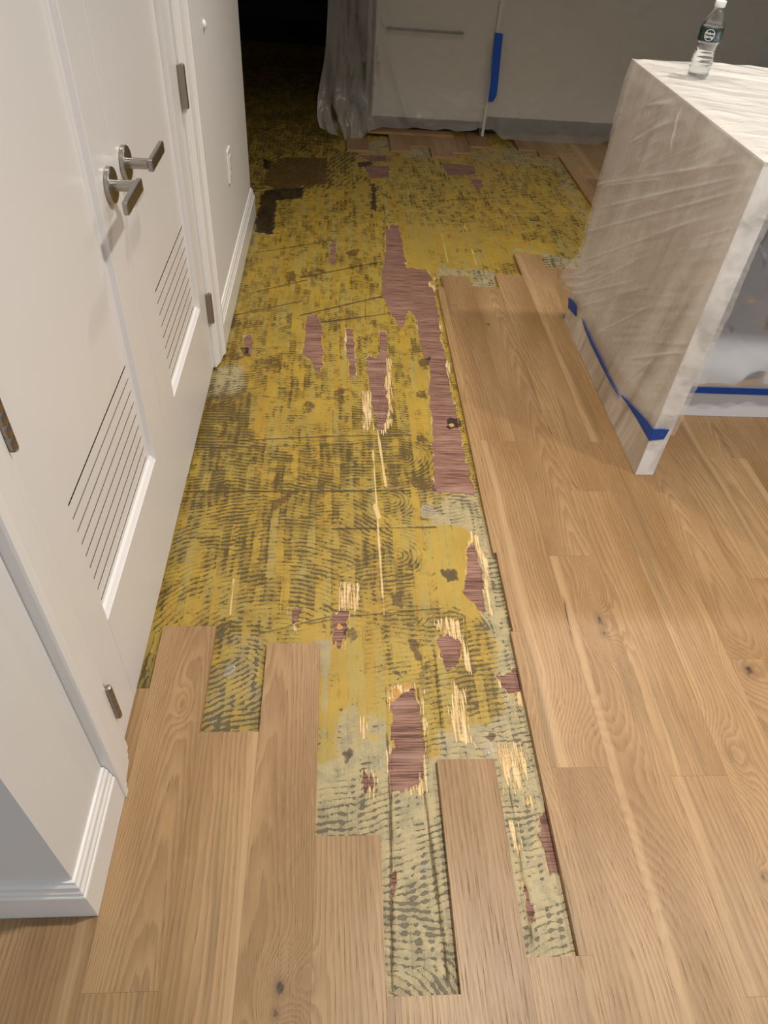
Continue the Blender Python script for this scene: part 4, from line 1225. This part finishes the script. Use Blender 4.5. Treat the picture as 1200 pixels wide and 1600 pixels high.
# ---------------------------------------------------------------- far cabinets behind hanging plastic
def far_cabinet(x0, x1, zb, label, hx0, hx1, hz):
    root = tag(empty('kitchen_cabinet', ((x0 + x1) / 2, 5.4, 0.0)), label, 'cabinet')
    boxo('body', (x0, x1, 5.145, 5.74, zb, 0.90), 'cabinet', root)
    boxo('front_panel', (x0 + 0.002, x1 - 0.002, 5.125, 5.1445, zb + 0.002, 0.895), 'cabinet', root, 0.0015)
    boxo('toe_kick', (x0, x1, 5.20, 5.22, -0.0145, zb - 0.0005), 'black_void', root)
    bm = bmesh.new()
    lathe(bm, [(0.007, hx0), (0.008, hx0 + 0.001), (0.008, hx1 - 0.001), (0.007, hx1)], 16, True, 'X', (0, 5.088, hz))
    h = obj('handle', bm, 'dark_steel', root, True)
    for x in (hx0 + 0.03, hx1 - 0.03):
        obj('handle_post', lathe(bmesh.new(), [(0.006, 5.0885), (0.006, 5.1255)], 12, True, 'Y', (x, 0, hz)), 'dark_steel', h, True)
    return root
c1 = far_cabinet(0.225, 0.966, 0.072, 'pale cabinet with a dark bar handle behind the hanging plastic', 0.285, 0.765, 0.565)
boxo('filler_strip', (0.9665, 0.984, 5.098, 5.74, -0.0145, 0.895), 'white_plastic', c1, 0.001)['label'] = 'narrow white end panel'
far_cabinet(0.9845, 2.70, 0.105, 'wide pale cabinet under hanging plastic to the right of the blue tape', 1.20, 1.52, 0.80)
ct = boxo('far_countertop', (0.215, 2.72, 5.095, 5.745, 0.9005, 0.935), 'marble_edge', None, 0.001)
tag(ct, 'stone worktop over the far plastic covered cabinets', 'worktop')

def hanging():
    nx, nz = 300, 110
    U, T = np.meshgrid(np.linspace(0, 1, nx), np.linspace(0, 1, nz), indexing='ij')
    Xr = -0.10 + 2.85 * np.where(U < 0.35, U / 0.35 * 0.125, 0.125 + (U - 0.35) / 0.65 * 0.875)
    free = smooth(Xr, 0.30, 0.16)                      # the loose gathered end on the left
    ztop = 0.96
    zbot = np.interp(Xr, [-0.1, -0.02, 0.06, 0.14, 0.22, 0.60, 0.9, 1.02, 1.10, 1.6, 1.9, 2.7], [0.05, 0.012, -0.008, -0.004, 0.030, 0.045, 0.045, 0.06, 0.0, -0.004, 0.0, 0.0])
    zbot = zbot + 0.015 * (vnoise(Xr * 14, Xr * 0, 81) - 0.5) * (1 - free)
    Z = ztop + (zbot - ztop) * T
    low = smooth(Z, 0.30, 0.0)
    Y = 5.072 - 0.010 * fbm(Xr * 4, Z * 3, 83) - 0.006 * fold(Xr + Z, Z - Xr * 0.6, 85, 5, 7)
    Y = Y - (1 - free) * low * (0.02 + 0.07 * fbm(Xr * 5, Z * 6, 87))
    gath = 0.16 * (fbm(Xr * 9 + Z * 2.2, Z * 1.2, 88, 2) - 0.5) + 0.012 * (fbm(Xr * 40, Z * 1.5, 90, 2) - 0.5)
    Y = Y + free * (gath - 0.06 - 0.12 * low * (0.5 + fbm(Xr * 10, Z * 4, 89)))
    Xw = Xr + free * (0.035 * (smooth(Z, 0.10, 0.75) * (1 - (Xr + 0.1) / 0.4)) - 0.03 * smooth(Z, 0.45, 0.15) * smooth(Z, 0.0, 0.12) * (1 - (Xr + 0.1) / 0.4))
    tri = np.exp(-np.abs(Xr - (0.22 + 0.42 * (0.66 - Z))) / 0.035) * smooth(Z, 0.02, 0.12) * smooth(Z, 0.75, 0.5)
    Y = Y - 0.035 * tri * smooth(Xr, 0.75, 0.5)
    seam = np.exp(-((Xr - 0.985) / 0.05) ** 2)
    Y = Y * (1 - seam) + seam * np.minimum(Y, 5.055 - 0.0 * Z)
    Y = np.where(np.abs(Xr - 0.985) < 0.06, np.maximum(Y, 5.046), Y)
    return film_grid('plastic_sheet', np.stack([Xw, Y, Z], -1), 'film_far', 'tall plastic sheet hanging over the far cabinets, gathered at its left end')
hanging()

# ---------------------------------------------------------------- water bottle
BX, BY, BZ = 1.092, 2.405, 0.9338
bot = tag(empty('water_bottle', (BX, BY, BZ)), 'clear plastic water bottle with dark label and white cap on the island', 'bottle')
def R(z):
    pr = [(0.0, 0.022), (0.003, 0.0285), (0.008, 0.0318), (0.016, 0.0325), (0.040, 0.0325), (0.056, 0.0318), (0.066, 0.0290), (0.076, 0.0280), (0.086, 0.0292), (0.094, 0.0322), (0.098, 0.0330), (0.128, 0.0330), (0.133, 0.0325), (0.142, 0.0295), (0.152, 0.0240), (0.162, 0.0178), (0.170, 0.0138), (0.175, 0.0128), (0.187, 0.0126)]
    return float(np.interp(z, [p[0] for p in pr], [p[1] for p in pr]))
def rib(z):
    if 0.014 < z < 0.062: return -0.0008 * (0.5 - 0.5 * math.cos(2 * math.pi * (z - 0.014) / 0.012))
    if 0.062 < z < 0.094: return -0.0005 * (0.5 - 0.5 * math.cos(2 * math.pi * (z - 0.062) / 0.008))
    return 0.0
zs = list(np.linspace(0.0, 0.187, 90))
bm = lathe(bmesh.new(), [(R(z) + rib(z), z) for z in zs], 40, False, 'Z', (BX, BY, BZ))
for v in bm.verts:                                       # petal foot and embossed waist
    z = v.co.z - BZ
    a = math.atan2(v.co.y - BY, v.co.x - BX)
    k = 1.0
    if z < 0.014: k -= 0.07 * (1 - z / 0.014) * (0.5 + 0.5 * math.cos(10 * a))
    if 0.06 < z < 0.094: k += 0.012 * math.sin(8 * a + z * 260)
    v.co.x = BX + (v.co.x - BX) * k; v.co.y = BY + (v.co.y - BY) * k
bm.faces.new([v for v in bm.verts if abs(v.co.z - BZ) < 1e-6][::-1])
obj('bottle_body', bm, 'bottle', bot, True)
wz = list(np.linspace(0.004, 0.131, 60))
bm = lathe(bmesh.new(), [((R(z) + rib(z)) * 0.955 - 0.0006, z) for z in wz], 40, True, 'Z', (BX, BY, BZ))
obj('water', bm, 'water', bot, True)['label'] = 'clear water filled to the label top'
bm = lathe(bmesh.new(), [(0.0334, 0.0955), (0.0337, 0.0965), (0.0337, 0.1275), (0.0334, 0.1285), (0.0331, 0.1285), (0.0331, 0.0955)], 64, False, 'Z', (BX, BY, BZ))
lab = obj('label', bm, 'label', bot, True)
lab['label'] = 'dark paper label with white lettering in a ring'
bm = bmesh.new()
prof = [(0.0118, 0.1755), (0.0148, 0.1765), (0.0150, 0.1895), (0.0142, 0.1915), (0.002, 0.1920)]
lathe(bm, prof, 48, True, 'Z', (BX, BY, BZ))
for v in bm.verts:
    z = v.co.z - BZ
    if 0.176 < z < 0.190:
        a = math.atan2(v.co.y - BY, v.co.x - BX)
        k = 1.0 + 0.025 * math.cos(24 * a)
        v.co.x = BX + (v.co.x - BX) * k; v.co.y = BY + (v.co.y - BY) * k
obj('cap', bm, 'white_plastic', bot, True)['label'] = 'white ribbed screw cap'
face = math.atan2(-BY, -BX) - 0.06                        # the printed front looks out over the torn floor
def wrap(bm, name, mat, rad=0.03395):
    for v in bm.verts:
        a = face + v.co.x / rad
        v.co = Vector((BX + (rad + v.co.z) * math.cos(a), BY + (rad + v.co.z) * math.sin(a), BZ + 0.112 + v.co.y))
    return obj(name, bm, mat, lab)
def word(txt, size, cy, name):
    cu = bpy.data.curves.new(name, 'FONT')
    cu.body = txt; cu.size = size; cu.align_x = 'CENTER'; cu.align_y = 'CENTER'
    cu.offset = size * 0.018
    tmp = bpy.data.objects.new(name, cu); COL.objects.link(tmp)
    dg = bpy.context.evaluated_depsgraph_get()
    me = bpy.data.meshes.new_from_object(tmp.evaluated_get(dg))
    bpy.data.objects.remove(tmp)
    bm = bmesh.new(); bm.from_mesh(me); bpy.data.meshes.remove(me)
    bmesh.ops.triangulate(bm, faces=bm.faces)
    bmesh.ops.subdivide_edges(bm, edges=[e for e in bm.edges if e.calc_length() > 0.003], cuts=1)
    for v in bm.verts: v.co.y += cy; v.co.z = 0.0002
    return wrap(bm, name, 'print')
word('Poland', 0.0092, 0.0040, 'lettering')
word('Spring', 0.0092, -0.0042, 'lettering')
bm = bmesh.new()
ringv = []
for i in range(48):
    a = 2 * math.pi * i / 48
    ringv.append((bm.verts.new((0.0146 * math.cos(a), 0.0142 * math.sin(a), 0.0002)), bm.verts.new((0.0134 * math.cos(a), 0.0130 * math.sin(a), 0.0002))))
for i in range(48):
    a, b = ringv[i], ringv[(i + 1) % 48]
    bm.faces.new((a[0], b[0], b[1], a[1]))
wrap(bm, 'emblem_ring', 'print')
bm = bmesh.new()
for i in range(8):
    x0, x1 = 0.0175 + i * 0.002, 0.0175 + (i + 1) * 0.002
    vs = [bm.verts.new((x, y, 0.0001)) for x, y in ((x0, -0.013), (x1, -0.013), (x1, 0.013), (x0, 0.013))]
    bm.faces.new(vs)
wrap(bm, 'label_picture', 'landscape')

# ---------------------------------------------------------------- torn bits of plastic on the floor
def scrap(x, y, sx, sy, hh, seed, label):
    n = 14
    U, Vv = np.meshgrid(np.linspace(-1, 1, n), np.linspace(-1, 1, n), indexing='ij')
    an = np.arctan2(Vv, U)
    cap = np.maximum(np.abs(U), np.abs(Vv)) / np.maximum(np.hypot(U, Vv), 1e-6)      # round the sheet off, then tear its rim
    rr = cap * (0.55 + 0.9 * vnoise(an * 1.6 + 9, an * 0 + 3, seed))
    X = x + U * sx * rr
    Y = y + Vv * sy * rr
    Z = -0.0135 + hh * fold(U, Vv, seed, 1.3, 1.3) + hh * 0.5 * fbm(U * 2, Vv * 2, seed + 5)
    o = film_grid('plastic_scrap', np.stack([X, Y, Z], -1), 'scrap', label)
    o['category'] = 'plastic scrap'
scrap(0.285, 1.455, 0.024, 0.030, 0.008, 101, 'crumpled shiny plastic scrap beside the swirled glue mid floor')
scrap(-0.232, 0.915, 0.012, 0.018, 0.006, 103, 'small shiny plastic scrap in the gap between two left planks')
scrap(0.345, 0.705, 0.012, 0.024, 0.007, 105, 'crinkled plastic scrap at the top corner of the lone short plank')
scrap(0.192, 0.475, 0.012, 0.007, 0.003, 107, 'tiny glinting plastic flake in the long slot nearest the viewer')
